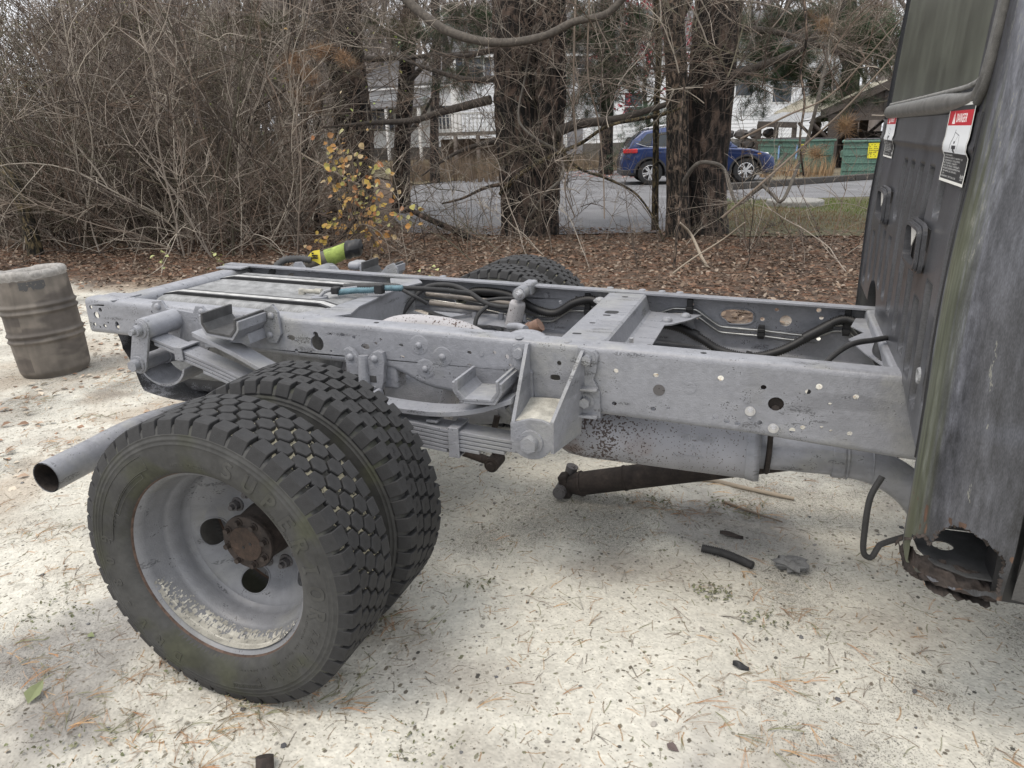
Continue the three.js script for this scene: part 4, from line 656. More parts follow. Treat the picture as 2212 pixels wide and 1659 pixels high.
  const inP = (x, y) => { let c = false; for (let i = 0, j = holeP.length - 1; i < holeP.length; j = i++) { const [xi, yi] = holeP[i], [xj, yj] = holeP[j]; if ((yi > y) !== (yj > y) && x < (xj - xi) * (y - yi) / (yj - yi) + xi) c = !c; } return c; };
  const ybc = s => .455 + .02 * sstep(.16, .0, s) - .004 * Math.sin(s * 40);
  const cn = (u, v) => { const y = lerp(ybc(u), 2.05, v ** 1.35); const p = corner(u, y); p.u = u; p.v = (y - .4) / 1.65; return p; };
  { const g = grid(110, 300, cn, true, (u, v) => { const p = cn(u, v), j = .012 * (fbm(p.x * 90, p.y * 90, 3) - .5); return p.z < .845 || !inP(p.x + j, p.y + j * 1.3); });
    const o = raw('corner_panel', g, mCorner, cab); o.userData.label = 'weathered corner panel with green moss streak and rust hole'; }
  // torn rusty lips round the hole, rotten sill below it, inner floor with drain hole
  { const lips = []; for (let i = 0; i < holeP.length - 3; i++) { const [x0, y0] = holeP[i], [x1, y1] = holeP[i + 1]; for (let k = 0; k < 4; k++) { const t = (k + rnd() * .7) / 4, x = lerp(x0, x1, t), y = lerp(y0, y1, t), w = rr(.003, .008); const d = clamp((x - wallX(y)) / .155), z = .805 + .155 * Math.sqrt(Math.max(0, 1 - (1 - d) ** 2)) - .002; lips.push(extr([[-w, 0], [-w * .3, rr(.002, .006)], [w * .6, rr(.001, .006)], [w, 0], [rr(-.3, .3) * w, -rr(.003, .010)]], .0014).rotateX(rr(-.7, .3)).rotateY(-(1 - d) * 1.1).translate(x, y, z)); } }
    P('rusty_edge', lips, M.hub, cab);
    P('rotten_sill', [grid(60, 10, (u, v) => { const p = corner(lerp(.12, .97, u), .462), n = fbm(u * 14, v * 5, 3) - .5; return V(p.x + .006 * n, lerp(.438, .487, v) + .028 * n - .006 * Math.sin(u * 7), p.z - .012 - .03 * v + .03 * n); }, true), grid(60, 6, (u, v) => { const p = corner(lerp(.14, .95, u), .45), n = fbm(u * 18 + 7, v * 4, 3) - .5; return V(p.x, .428 + .03 * n + .012 * v, p.z - .01 - .10 * v); }, true)], M.darkrust, cab, 'flaking rusty lower sill');
    const hole = ell(1.695, .80, .046, .046, 22);
    P('inner_floor', extr([[1.635, .72], [1.80, .72], [1.80, .93], [1.72, .925], [1.665, .89], [1.64, .83]], .004, { holes: [hole] }).rotateX(Math.PI / 2).translate(0, .486, 0), M.inner, cab);
    P('inner_panel', [box(1.64, 1.80, .486, .80, .70, .715), box(1.80, 1.81, .486, .80, .715, .93)], M.inner, cab); }
  // far corner, roof and floor so the cab is closed
  P('far_corner', grid(14, 60, (u, v) => { const t = u * Math.PI / 2, y = lerp(.60, 2.05, v); return V(wallX(y) + .004 + .09 * (1 - Math.cos(t)), y, -.915 - .075 * Math.sin(t) + .03 * Math.max(0, y - 1.35)); }), mCab, cab);
  P('cab_shell', [box(1.75, 3.0, 2.0, 2.03, -.95, .92), box(1.70, 3.0, .73, .76, -.96, .68), box(1.71, 3.0, .6, 2.0, -.985, -.975)], mCab, cab);
  // window: dirty glass, heavy sill moulding and gasket
  const gz = y => .70 + .0 * y;
  P('window_glass', grid(4, 8, (u, v) => { const y = lerp(1.49, 2.04, v), p = V(wallX(y) + .010, y, lerp(-.82, .715, u)); p.u = u; p.v = v; return p; }, true), mat([1, 1, 1], .22, { map: null, color: 0xffffff }), cab, 'dusty rear window');
  const wg = cab.children[cab.children.length - 1]; wg.geometry = grid(4, 8, (u, v) => { const y = lerp(1.49, 2.04, v), p = V(wallX(y) + .010, y, lerp(-.82, .715, u)); p.u = u; p.v = v; return p; }, true); wg.material = mat([1, 1, 1], .32, { map: T_.glassdirt });
  const sillP = [V(wallX(1.455) + .006, 1.455, -.74), V(wallX(1.455) + .006, 1.455, 0), V(wallX(1.455) + .006, 1.457, .55), V(wallX(1.46) + .006, 1.463, .68), V(wallX(1.50) + .004, 1.50, .745), V(wallX(1.60) + .006, 1.60, .755), V(wallX(1.8) + .006, 1.8, .75), V(wallX(2.04) + .006, 2.04, .74)];
  P('window_moulding', tube(sillP, t => .025 - .012 * sstep(.52, .72, t), { seg: 80, sides: 18, tension: .3 }), mat([.20, .196, .186], .45, { map: T_.noise }), cab, 'rounded window sill moulding');
  P('gasket', tube(sillP.map(p => V(p.x - .004, p.y + (p.y < 1.49 ? .026 : 0), p.z - (p.y < 1.49 ? 0 : .02))), .006, { seg: 70, sides: 8, tension: .3 }), mat([.30, .295, .28], .7, { map: T_.noise }), cab);
  P('caulk', tube([V(wallX(1.45) - .002, 1.448, .735), V(wallX(1.5) - .002, 1.49, .775), V(wallX(1.6), 1.6, .785), V(wallX(1.8), 1.8, .78), V(wallX(2.04), 2.04, .77)], t => .007 + .003 * vnoise(t * 40, 3), { seg: 60, sides: 8 }), mat([.16, .155, .145], .9, { map: T_.speck }), cab);
  { const g = grid(14, 40, (u, v) => { const y = lerp(1.425, 2.05, v), z = lerp(.66, .7825, u), p = V(wallX(y) + .0045, y, z); p.u = .02 + .1 * u; p.v = (y - .4) / 1.65; return p; }, true); raw('window_pillar', g, mCorner, cab); }
  // warning stickers
  const sticker = () => {
    const c = document.createElement('canvas'); c.width = 720; c.height = 500; const g = c.getContext('2d');
    g.fillStyle = '#d9d8d2'; g.fillRect(0, 0, 720, 500); g.fillStyle = '#2b2b2d'; g.fillRect(18, 18, 684, 464);
    g.fillStyle = '#b3222f'; g.fillRect(24, 46, 672, 92); g.fillStyle = '#d6d8da'; g.fillRect(24, 138, 672, 172);
    g.fillStyle = '#e9e6e2'; g.beginPath(); g.moveTo(138, 128); g.lineTo(184, 54); g.lineTo(230, 128); g.closePath(); g.fill(); g.fillStyle = '#b3222f'; g.beginPath(); g.moveTo(179, 80); g.lineTo(189, 80); g.lineTo(187, 108); g.lineTo(181, 108); g.fill(); g.fillRect(180, 112, 8, 8);
    g.fillStyle = '#e9e6e2'; g.font = 'bold 74px sans-serif'; g.fillText('DANGER', 252, 118);
    g.fillStyle = '#35353a'; g.strokeStyle = '#35353a'; g.lineWidth = 4;
    g.beginPath(); g.moveTo(230, 300); g.lineTo(232, 262); g.lineTo(300, 180); g.moveTo(300, 180); g.lineTo(430, 200); g.lineTo(470, 246); g.lineTo(440, 296); g.moveTo(360, 250); g.lineTo(404, 190); g.moveTo(340, 296); g.lineTo(344, 266); g.stroke(); for (let k = 0; k < 14; k++) g.fillRect(226 + k * 6, 282 - k * 9, 12, 7); g.fillRect(290, 262, 120, 22); g.fillRect(322, 282, 54, 26); g.fillRect(330, 236, 40, 14);
    g.fillStyle = '#c9c9c6'; [24, 52, 46, 40, 48, 51, 42, 8, 43].forEach((n, k) => { for (let i = 0; i < n; i++) { if (rnd() < .14) continue; g.fillRect(40 + i * 10.4, 322 + k * 17, 3.2, 11); g.fillRect(43 + i * 10.4, 322 + k * 17 + Math.floor(rnd() * 3) * 4, 4.5, 3); } });   // small print, too fine to read
    g.font = 'bold italic 30px serif'; g.fillText('Rugby', 600, 452); g.font = 'bold 9px sans-serif'; g.fillText('MFG. COMPANY', 604, 466);
    const t = new THREE.CanvasTexture(c); t.colorSpace = THREE.SRGBColorSpace; return t;
  };
  const ms = mat([1, 1, 1], .55, { map: sticker() });
  for (const [z0, z1, y0, y1] of [[.470, .735, 1.283, 1.452], [-.735, -.475, 1.297, 1.456]]) { const g = grid(12, 12, (u, v) => { const z = lerp(z0, z1, u), y = lerp(y0, y1, v); const p = V(wallX(y) + Math.min(.007, wallD(z, y)) - .0022, y, z); p.u = u; p.v = v; return p; }, true); raw('warning_sticker', g, ms, cab); }
  // body vents: flanged frames with torn flaps
  for (const [z, y, lab] of [[.40, 1.118, 'open vent frame with torn pale flaps'], [-.36, 1.148, 'open vent frame, far side']]) {
    const v = part('body_vent', cab, lab), x = wallX(y) - .004, hw = .100, hh = .050; const fr = (o, i, d) => extr(ell(0, 0, (hw + o) * 2, (hh + o) * 2, 28, 6), d, { holes: [ell(0, 0, (hw - i) * 2, (hh - i) * 2, 28, 6)] }).rotateY(Math.PI / 2);
    P('vent_frame', [fr(.012, -.001, .010).translate(x - .004, y, z), fr(.002, .006, .020).translate(x - .014, y, z), fr(.007, .0, .004).translate(x - .010, y, z)], mCab, v);
    P('vent_back', box(x + .012, x + .016, y - hh, y + hh, z - hw, z + hw), M.black, v);
    P('vent_flap', [extr([[-.07, -.052], [.02, -.052], [-.03, .0]], .002), extr([[-.0, .05], [.075, .05], [.05, -.01]], .002)].map(g => g.rotateY(Math.PI / 2 + .12).translate(x + .004, y, z)), mat([.52, .50, .46], .8), v);
  }
  P('drain_grommet', [lathe([[.020, 0], [.018, .005], [.012, .004], [.010, -.002], [.0001, -.002]], XN, V(wallX(.86), .86, .70), 22)], M.cast, cab);
  // door with gap
  const dz = y => .9615 + bulge(y);
  P('door', [grid(20, 60, (u, v) => { const y = lerp(.455, 1.55, v), x = lerp(1.805 + .02 * sstep(.5, 1.2, y), 2.7, u); const p = V(x, y, dz(y) + .004 - .012 * Math.exp(-u * 60)); return p; }, true), box(1.81, 2.7, .45, 1.5, .90, .935)], mat([.10, .098, .096], .55, { map: T_.cab }), cab, 'rear edge of the cab door');
  P('door_jamb', [box(1.768, 1.835, .44, 1.9, .86, .93)], M.black, cab);
}
// ---------------------------------------------------------------- ground
const groundY = (x, z) => { const near = sstep(-9, -5, z) * sstep(-14, -9, x); return near * (.030 * (fbm(x * 1.3 + 5, z * 1.3, 3) - .5) + .017 * (fbm(x * 7, z * 7, 4) - .5)) - .006 - .012 * sstep(-7.4, -8.4, z); };
const litterAt = (x, z) => sstep(.35, .65, fbm(x * .9 + 3, z * .9, 4) * .9 + .5 * sstep(-2.6, -4.4, z + .35 * Math.min(0, x + 2.2) * .0 + (x > 1 ? .5 : 0)) + .55 * sstep(-3.8, -5.2, z) - .12 - .18 * sstep(-3.2, -2.2, z));
{
  const xs = [], zs = []; const add = (a, f, t, s) => { for (let v = f; v < t - 1e-6; v += s) a.push(v); };
  add(xs, -120, -20, 10); add(xs, -20, -9, .5); add(xs, -9, -3, .10); add(xs, -3, 3.6, .035); add(xs, 3.6, 12, .4); add(xs, 12, 100, 8); xs.push(100);
  add(zs, -140, -30, 10); add(zs, -30, -10, 1); add(zs, -10, -4, .12); add(zs, -4, 2.6, .035); add(zs, 2.6, 8, .4); add(zs, 8, 40, 8); zs.push(40);
  const nx = xs.length, nz = zs.length, pos = [], col = [], uv = [], idx = [];
  for (const z of zs) for (const x of xs) {
    pos.push(x, groundY(x, z), z); uv.push(x, -z);
    const l = litterAt(x, z), f = fbm(x * 2.3, z * 2.3, 4), f2 = fbm(x * 9 + 4, z * 9, 3);
    let c = [.60, .585, .525];
    // patches of darker sand, some from noise and some at set spots
    const st = Math.max(sstep(.60, .72, f) * .55, ...[[-.25, .35, .42, .35], [.05, .95, .30, .18], [.62, 1.0, .25, .12], [.35, 1.55, .35, .16], [1.4, 1.15, .3, .2], [-1.7, 1.5, .8, .4], [.42, .98, .16, .22], [.12, 1.62, .10, .13], [.5, 1.75, .5, .12], [1.25, 1.25, .14, .10], [.9, .35, .3, .15], [-.1, 1.95, .5, .15]].map(([a, b, w, h]) => sstep(.25, .8, Math.exp(-(((x - a) / w) ** 2 + ((z - b) / h) ** 2)) * (.35 + 1.1 * f2)) * .6));
    c = c.map((q, i) => lerp(q, [.33, .305, .27][i], st * (.5 + f2 * .7)));
    const lc = lerp(.55, 1.2, f2) ; c = c.map((q, i) => lerp(q, [.120, .082, .058][i] * lc, l));
    if (x < -.6 && z > -4) { const m = sstep(.44, .62, fbm(x * 1.7 + 9, z * 1.7 + 4, 4)); c = c.map((q, i) => lerp(q, [.34, .275, .21][i], m * .6 * sstep(-.6, -1.8, x + .5 * Math.max(0, z - .4) - .9 * sstep(.9, 1.8, z)))); }
    col.push(...c);
  }
  for (let j = 0; j < nz - 1; j++) for (let i = 0; i < nx - 1; i++) { const a = j * nx + i, b = a + 1, c = a + nx, d = c + 1; idx.push(a, c, b, b, c, d); }
  const g = new THREE.BufferGeometry(); g.setAttribute('position', new THREE.Float32BufferAttribute(pos, 3)); g.setAttribute('color', new THREE.Float32BufferAttribute(col, 3)); g.setAttribute('uv', new THREE.Float32BufferAttribute(uv, 2)); g.setIndex(idx); g.computeVertexNormals();
  structure('ground', g, mat([1, 1, 1], .95, { map: T_.sand, vertexColors: true, bumpMap: tx(T_.pit, .35), bumpScale: .004 }));
  // asphalt: drive between the pines and the road beyond
  const sheet = (pts, y) => { const gg = new THREE.ShapeGeometry(new THREE.Shape(pts.map(p => new THREE.Vector2(p[0], -p[1])))); gg.rotateX(-Math.PI / 2); gg.translate(0, y, 0); return mUV(gg); };
  const A = (u, v) => { const p = un(u, v, 'y', 0); return [p.x, p.z]; };
  const edge = [A(850, 470), A(880, 503), A(1080, 508), A(1250, 506), A(1430, 502), [-.35, -8.6], [-.1, -9.4], A(1545, 436), A(1700, 430), A(1895, 424), [10, -13.0], [40, -12], [40, -24], [12, -24], A(1905, 378), A(1700, 402), A(1640, 400), A(1668, 385), [2, -22], [2, -24.5], [-3, -27], [-8, -33], [-18, -38], [-24, -40], A(905, 380)];
  structure('asphalt_drive', sheet(edge, .004), mat([.27, .27, .275], .9, { map: T_.asph, bumpMap: tx(T_.pit, .3), bumpScale: .004 }));
  // turf beside the drive
  const turf = [[.05, -9.0], A(1545, 437), A(1700, 431), A(1895, 425), [10, -13.05], [12, -9.5], [6, -8.6], A(1800, 510), A(1600, 512)];
  structure('grass_bank', sheet(turf, .008), mat([.125, .115, .052], .95, { map: tx(T_.noise, 1.3) }));
  const bl = []; const bg = new THREE.BufferGeometry(); bg.setAttribute('position', new THREE.Float32BufferAttribute([-.003, 0, 0, .003, 0, 0, .004, .05, .012, -.003, 0, 0.002, -.009, .042, -.01, .002, 0, 0], 3)); bg.computeVertexNormals();
  const cols = []; for (let k = 0; k < 14000; k++) { const x = rr(.05, 4.2), z = rr(-14.1, -9.0), e = A(1545 + 0, 437); if (z < -13.7 && rnd() < .3) continue; bl.push(TRS(x, .007, z, rr(-.3, .3), rnd() * 6.28, 0, rr(.5, 1.2))); const dry = sstep(.40, .62, fbm(x * .8, z * .8, 3) + .12 * (z + 11.4) ); cols.push(new THREE.Color().setRGB(lerp(.12, .22, dry) * rr(.7, 1.3), lerp(.155, .15, dry) * rr(.7, 1.3), lerp(.03, .075, dry))); }
  const gr = inst('grass', bg, mat([1, 1, 1], .9), bl, scene, i => cols[i]); gr.userData.label = 'short patchy lawn grass behind the pines'; gr.userData.category = 'grass';
}
// ---------------------------------------------------------------- loose cover of the ground
const leafG = (() => { const p = []; const o = [[0, 0], [.3, .32], [.22, .62], [0, 1], [-.25, .6], [-.3, .3]].map(([x, y]) => [x, y]); const h = (x, y) => .18 * x * x * 4 + .12 * Math.sin(y * 3) ; const c = [0, h(0, .5) - .05, .5]; for (let i = 0; i < 6; i++) { const a = o[i], b = o[(i + 1) % 6]; p.push(a[0], h(a[0], a[1]), a[1], ...c, b[0], h(b[0], b[1]), b[1]); } const g = new THREE.BufferGeometry(); g.setAttribute('position', new THREE.Float32BufferAttribute(p, 3)); g.computeVertexNormals(); return g; })();
const needleG = (() => { const p = []; const nd = (a, L, c) => { const w = .00062, x = Math.cos(a), z = Math.sin(a); let px = 0, pz = 0, py = .001; for (let k = 0; k < 3; k++) { const t = a + c * k, nx = px + Math.cos(t) * L / 3, nz = pz + Math.sin(t) * L / 3, ny = .002 + .004 * Math.sin((k + 1) * 1.3); p.push(px - z * w, py, pz + x * w, px + z * w, py + .001, pz - x * w, nx, ny, nz); p.push(px + z * w, py + .001, pz - x * w, nx + z * w, ny + .001, nz - x * w, nx, ny, nz); px = nx; pz = nz; py = ny; } }; nd(0, .10, .10); nd(.10, .095, .02); nd(-.09, .10, -.12); const g = new THREE.BufferGeometry(); g.setAttribute('position', new THREE.Float32BufferAttribute(p, 3)); g.computeVertexNormals(); return g; })();
const pebG = (() => { const g = new THREE.IcosahedronGeometry(1, 0); const p = g.attributes.position; for (let i = 0; i < p.count; i++) { const k = .7 + .6 * hash2(Math.round(p.getX(i) * 50), Math.round(p.getZ(i) * 50 + p.getY(i) * 9)); p.setXYZ(i, p.getX(i) * k, p.getY(i) * .55 * k, p.getZ(i) * k); } g.computeVertexNormals(); return g; })();
{
  const C = (a, s = .3) => { const k = rr(1 - s, 1 + s); return new THREE.Color().setRGB(a[0] * k, a[1] * k, a[2] * k); };
  // leaves: carpet behind the truck, thinning out over the sand
  let L = [], c = [];
  for (let k = 0; k < 30000; k++) { const z = -3.0 - 5.9 * rnd() ** .9, x = rr(-11, 5.5); const l = litterAt(x, z); if (rnd() > .12 + l) continue; L.push(TRS(x, groundY(x, z) + .004 + .02 * rnd() * l, z, rr(-.6, .6), rnd() * 6.28, rr(-.6, .6), rr(.028, .07))); c.push(C(pick([[.145, .105, .075], [.19, .14, .10], [.115, .084, .063], [.26, .21, .165], [.175, .108, .072], [.16, .115, .082]]))); }
  for (let k = 0; k < 1500; k++) { const x = rr(-6.5, -1.8), z = rr(-3.6, .8); if (fbm(x * 1.3, z * 1.3, 3) < .5) continue; L.push(TRS(x, groundY(x, z) + .004, z, rr(-.4, .4), rnd() * 6.28, rr(-.4, .4), rr(.025, .06))); c.push(C(pick([[.42, .37, .30], [.30, .22, .16], [.24, .15, .1]]))); }
  let o = inst('leaf_litter', leafG, mat([1, 1, 1], .9, { side: THREE.DoubleSide }), L, scene, i => c[i]); o.userData.label = 'brown fallen leaves carpeting the ground behind the truck'; o.userData.category = 'leaves';
  const L2 = [], c2 = []; for (let k = 0; k < 22000; k++) { const z = -3.6 - 5.4 * rnd(), x = rr(-10, 5.5); L2.push(TRS(x, groundY(x, z) + .006 + .02 * rnd(), z, rr(-.25, .25), rnd() * 6.28, rr(-.2, .2), rr(.8, 1.5))); c2.push(C(pick([[.17, .085, .05], [.13, .07, .042], [.21, .115, .07]]))); }
  // needles on the sand lie in drifts
  for (let k = 0; k < 5200; k++) { const x = rr(-3.4, 3.2), z = rr(-2.6, 2.5); const d = fbm(x * 1.9 + 30, z * 1.9, 3); if (rnd() > sstep(.42, .72, d) * .75 + .06) continue; L2.push(TRS(x, groundY(x, z) + .001, z, rr(-.05, .05), rnd() * 6.28, rr(-.04, .04), rr(.35, .85))); c2.push(C(pick([[.36, .20, .10], [.28, .17, .10], [.17, .13, .10], [.42, .27, .14], [.14, .12, .1]]))); }
  for (const [u, v, n] of [[1400, 1085, 30], [1580, 1100, 40], [560, 1510, 60], [690, 1480, 50], [1570, 1570, 22], [1660, 1480, 24], [1700, 1330, 30], [1450, 1095, 30], [300, 1450, 34], [250, 1560, 44], [120, 1500, 40], [60, 1400, 30], [380, 1600, 40], [480, 1590, 30], [150, 1250, 30], [90, 1150, 30], [200, 900, 40], [120, 960, 40], [260, 820, 30], [60, 860, 40], [850, 1350, 40], [1650, 1590, 20], [1900, 1210, 30]]) { const q = un(u, v, 'y', 0); for (let k = 0; k < n; k++) { const x = q.x + rr(-.12, .12), z = q.z + rr(-.07, .07); L2.push(TRS(x, groundY(x, z) + .002, z, rr(-.25, .25), rnd() * 6.28, rr(-.2, .2), rr(.4, .9))); c2.push(C(pick([[.36, .19, .09], [.30, .19, .11], [.20, .16, .10], [.42, .26, .13], [.17, .17, .09]]))); } }
  o = inst('pine_needles', needleG, mat([1, 1, 1], .85, { side: THREE.DoubleSide }), L2, scene, i => c2[i]); o.userData.label = 'rust brown pine needles scattered over sand and litter'; o.userData.category = 'needles';
  // small stones and chips
  const L3 = [], c3 = []; for (let k = 0; k < 2600; k++) { const x = rr(-3.2, 3.2), z = rr(-2.6, 2.4), s = .0014 + .008 * rnd() ** 8; L3.push(TRS(x, groundY(x, z) + s * .2, z, rr(-.4, .4), rnd() * 6.28, 0, s, s, s * rr(.6, 1.6))); c3.push(C(pick([[.10, .10, .10], [.16, .155, .15], [.22, .2, .17], [.08, .08, .085], [.30, .28, .25]]))); }
  o = inst('gravel_chips', pebG, mat([1, 1, 1], .9), L3, scene, i => c3[i]); o.userData.label = 'small dark stone chips strewn on the pale sand'; o.userData.category = 'gravel';
  // clover and moss tufts
  const L4 = [], c4 = []; for (const [u, v, n, w] of [[1590, 1095, 80, .10], [1540, 1285, 60, .06], [1545, 1270, 40, .05], [520, 1470, 120, .12], [430, 1440, 50, .08], [120, 1330, 60, .12], [1030, 1260, 30, .05], [1650, 1340, 50, .07], [300, 1640, 60, .15], [100, 1600, 40, .1], [900, 1600, 40, .1], [1420, 1085, 40, .05]]) { const q = un(u, v, 'y', 0); for (let k = 0; k < n; k++) { const x = q.x + rr(-w, w), z = q.z + rr(-w, w) * .6; L4.push(TRS(x, groundY(x, z) + .003 + .008 * rnd(), z, rr(-.8, .8), rnd() * 6.28, rr(-.8, .8), rr(.006, .016))); c4.push(C(pick([[.13, .14, .075], [.19, .19, .12], [.10, .10, .06]]))); } }
  o = inst('ground_weeds', leafG, mat([1, 1, 1], .9, { side: THREE.DoubleSide }), L4, scene, i => c4[i]); o.userData.label = 'dusty little weeds and moss in the sand'; o.userData.category = 'weeds';
}
// ---------------------------------------------------------------- single things lying on the sand
{
  const G = (u, v, h = .008) => { const q = un(u, v, 'y', 0); q.y = groundY(q.x, q.z) + h; return q; };
  const lay = (name, lab, cat, pts, r, m, o = {}) => top(P(name, tube(pts, r, { sides: 8, ...o }), m, scene), lab, cat);
  lay('hose_piece', 'short black corrugated hose offcut lying on sand', 'hose', [G(1516, 1191, .016), G(1565, 1202, .016), G(1626, 1226, .014)], corr(.0135, 30), M.blackdust, { seg: 180, sides: 12 });
  lay('fallen_stick', 'long bare stick under the drive shaft', 'stick', [G(1440, 1030), G(1530, 1038), G(1610, 1053), G(1716, 1072)], t => .012 - .004 * t, M.twiglight);
  lay('fallen_stick', 'forked thin stick in front of the muffler end', 'stick', [G(1560, 1085), G(1620, 1105), G(1690, 1128)], t => .006 - .003 * t, M.twig);
  for (const [u, v, w, lab] of [[1580, 1158, .042, 'curled brown bark strip beside the hose offcut'], [1600, 1440, .022, 'black broken clip lying on the sand']]) { const q = G(u, v, .004); top(P('bark_strip', [grid(10, 5, (a, b) => V(q.x + lerp(-w, w, a), q.y + .012 * Math.sin(b * 3.1) + .004 * Math.sin(a * 5), q.z + .010 * (a - .5) + lerp(-.013, .013, b) * (1.1 - 1.6 * Math.abs(a - .45))))], w < .04 ? M.black : M.darkrust, scene), lab, w < .04 ? 'clip' : 'bark'); }
  const q = G(1712, 1228, .02); top(P('lint_wad', [grid(24, 14, (u, v) => { const a = u * 6.283, b = v * 3.14, r = .045 * (1 + 1.3 * (vnoise(u * 14, v * 9, 14) - .5)); return V(q.x + 1.2 * r * Math.sin(b) * Math.cos(a), q.y + .4 * r * Math.cos(b), q.z + .7 * r * Math.sin(b) * Math.sin(a)); })], mat([.30, .30, .295], .95, { map: T_.speck }), scene), 'ragged grey wad of lint on the sand', 'debris');
  for (const [u, v, s, lab] of [[60, 1520, .075, 'large dry brown leaf on sand below the wheel'], [385, 1385, .03, 'single green leaf lying beside the tyre'], [1440, 1605, .035, 'dark curled leaf at the bottom of the sand'], [190, 1370, .03, 'greyish dry leaf on sand left of the tyre']]) { const p = G(u, v, .006); const o = raw('fallen_leaf', leafG, mat(pick([[.24, .15, .10], [.16, .18, .09], [.10, .075, .07]]), .85, { side: THREE.DoubleSide }), scene); o.position.copy(p); o.scale.setScalar(s); o.rotation.set(.2, u, .15); top(o, lab, 'leaf'); }
  const pp = G(570, 1662, .0); top(P('pipe_stub', cyl(V(pp.x, -.02, pp.z), V(pp.x - .01, .018, pp.z - .02), .021, .021, 20), M.darkrust, scene), 'rusty pipe stub poking out of the sand', 'pipe');
}
// ---------------------------------------------------------------- blue-grey plastic barrel
{
  const b = thing('plastic_barrel', 'grey dusty plastic barrel with raised hoops tilted in the sand', 'barrel', [-3.24, -.02, -.92]);
  const prof = []; const H = .86, R = .275; for (let k = 0; k <= 90; k++) { const y = k / 90 * H; let r = R * (1 - .05 * ((y / H - .5) * 2) ** 2); r -= .02 * sstep(.06, 0, y) + .035 * sstep(H - .05, H, y); for (const h of [.315, .365, .55, .60]) r += .016 * Math.exp(-(((y - h) / .014) ** 2)); prof.push([r, y]); }
  T_.barrel = tex(512, 0, (u, v) => { const a = fbm(u * 8, v * 8, 5, 8), s = fbm(u * 40, v * 6, 3, 0), d = sstep(.45, .62, fbm(u * 5 + 2, v * 7, 4, 0)); const k = .80 + .4 * (a - .5) + .2 * (s - .5); return [lerp(142, 108, d) * k, lerp(133, 100, d) * k, lerp(123, 93, d) * k]; });
  const g = new THREE.LatheGeometry(prof.map(q => new THREE.Vector2(...q)), 64); b.rotation.set(-.02, .3, .075); b.scale.setScalar(.79);
  raw('barrel_body', g, mat([.80, .80, .80], .7, { map: T_.barrel }), b);
  // moulded top: chimes with finger ribs, recessed lid, bungs
  P('top_rim', [grid(128, 10, (u, v) => { const a = u * 6.283, c = Math.cos(a - .6), gap = sstep(.80, .93, Math.abs(c)); const rib = .004 * Math.abs(Math.sin(u * 6.283 * 13)); const prof2 = [[.258, .80], [.268, .84], [.268, .865], [.258, .882], [.235, .89], [.205, .882], [.19, .865], [.186, .84], [.185, .81], [.18, .80], [.17, .795]]; const [r, y] = prof2[Math.round(v * 10)]; return V((r + rib * (y > .83 ? 1 : 0)) * Math.cos(a), y - .012 * gap * sstep(.80, .87, y), (r + rib) * Math.sin(a)); }, true), cyl(V(0, .79, 0), V(0, .80, 0), .19, .19, 40)], mat([.42, .40, .375], .8, { map: T_.noise }), b);
  P('bung', [cyl(V(.11, .80, .11), V(.11, .862, .11), .045, .043, 24), cyl(V(.11, .855, .11), V(.11, .868, .11), .05, .048, 24)], mat([.16, .15, .14], .7), b); P('bung', [cyl(V(-.12, .80, -.10), V(-.12, .85, -.10), .035, .035, 20)], mat([.16, .15, .14], .7), b);
  P('dark_stain', [grid(90, 40, (u, v) => { const a = lerp(-1.32, -.62, u), y = lerp(.715, .80, v), r = R * (1 - .05 * ((y / H - .5) * 2) ** 2) - .035 * sstep(H - .05, H, y) + .0012; return V(r * Math.cos(-a), y, r * Math.sin(-a)); }, false, (u, v) => v > .15 + 1.1 * Math.abs(fbm(u * 5, 2, 4) - .5) + .9 * Math.max(0, Math.abs(u - .5) - .36) && fbm(u * 14, v * 7, 3) > .3)], mat([.05, .05, .05], .6), b);
}
// ---------------------------------------------------------------- woody plants
function trunkGeo(path, rad, nA = 56, nL = 160, relief = .02, seedo = 0) {
  const c = new THREE.CatmullRomCurve3(path), L = c.getLength();
  return grid(nA, nL, (u, v) => {
    const p = c.getPointAt(v), a = u * 6.28318, r = rad(v), s = v * L; const pa = Math.round(r * 60 + 8);
    const ridge = fbm(u * pa + seedo, s * 2.2 + 40 * hash2(Math.floor(u * pa), seedo), 3, 0), plate = vnoise(u * pa * 2, s * 9 + seedo, pa * 2);
    const d = relief * (1.5 * Math.abs(ridge - .5) * 2 - .3 + .4 * (plate - .5)); const lobes = .05 * r * Math.sin(a * 3 + seedo + s * .3);
    const w = u === 1 ? 0 : 1, R = r + d * sstep(0, .04, Math.min(u, 1 - u)) + lobes;
    const q = V(p.x + R * Math.cos(a), p.y, p.z + R * Math.sin(a)); q.u = u * r * 6.28; q.v = s; return q;
  });
}
const UZ = (z, ...p) => p.map(([u, v]) => un(u, v, 'z', z));
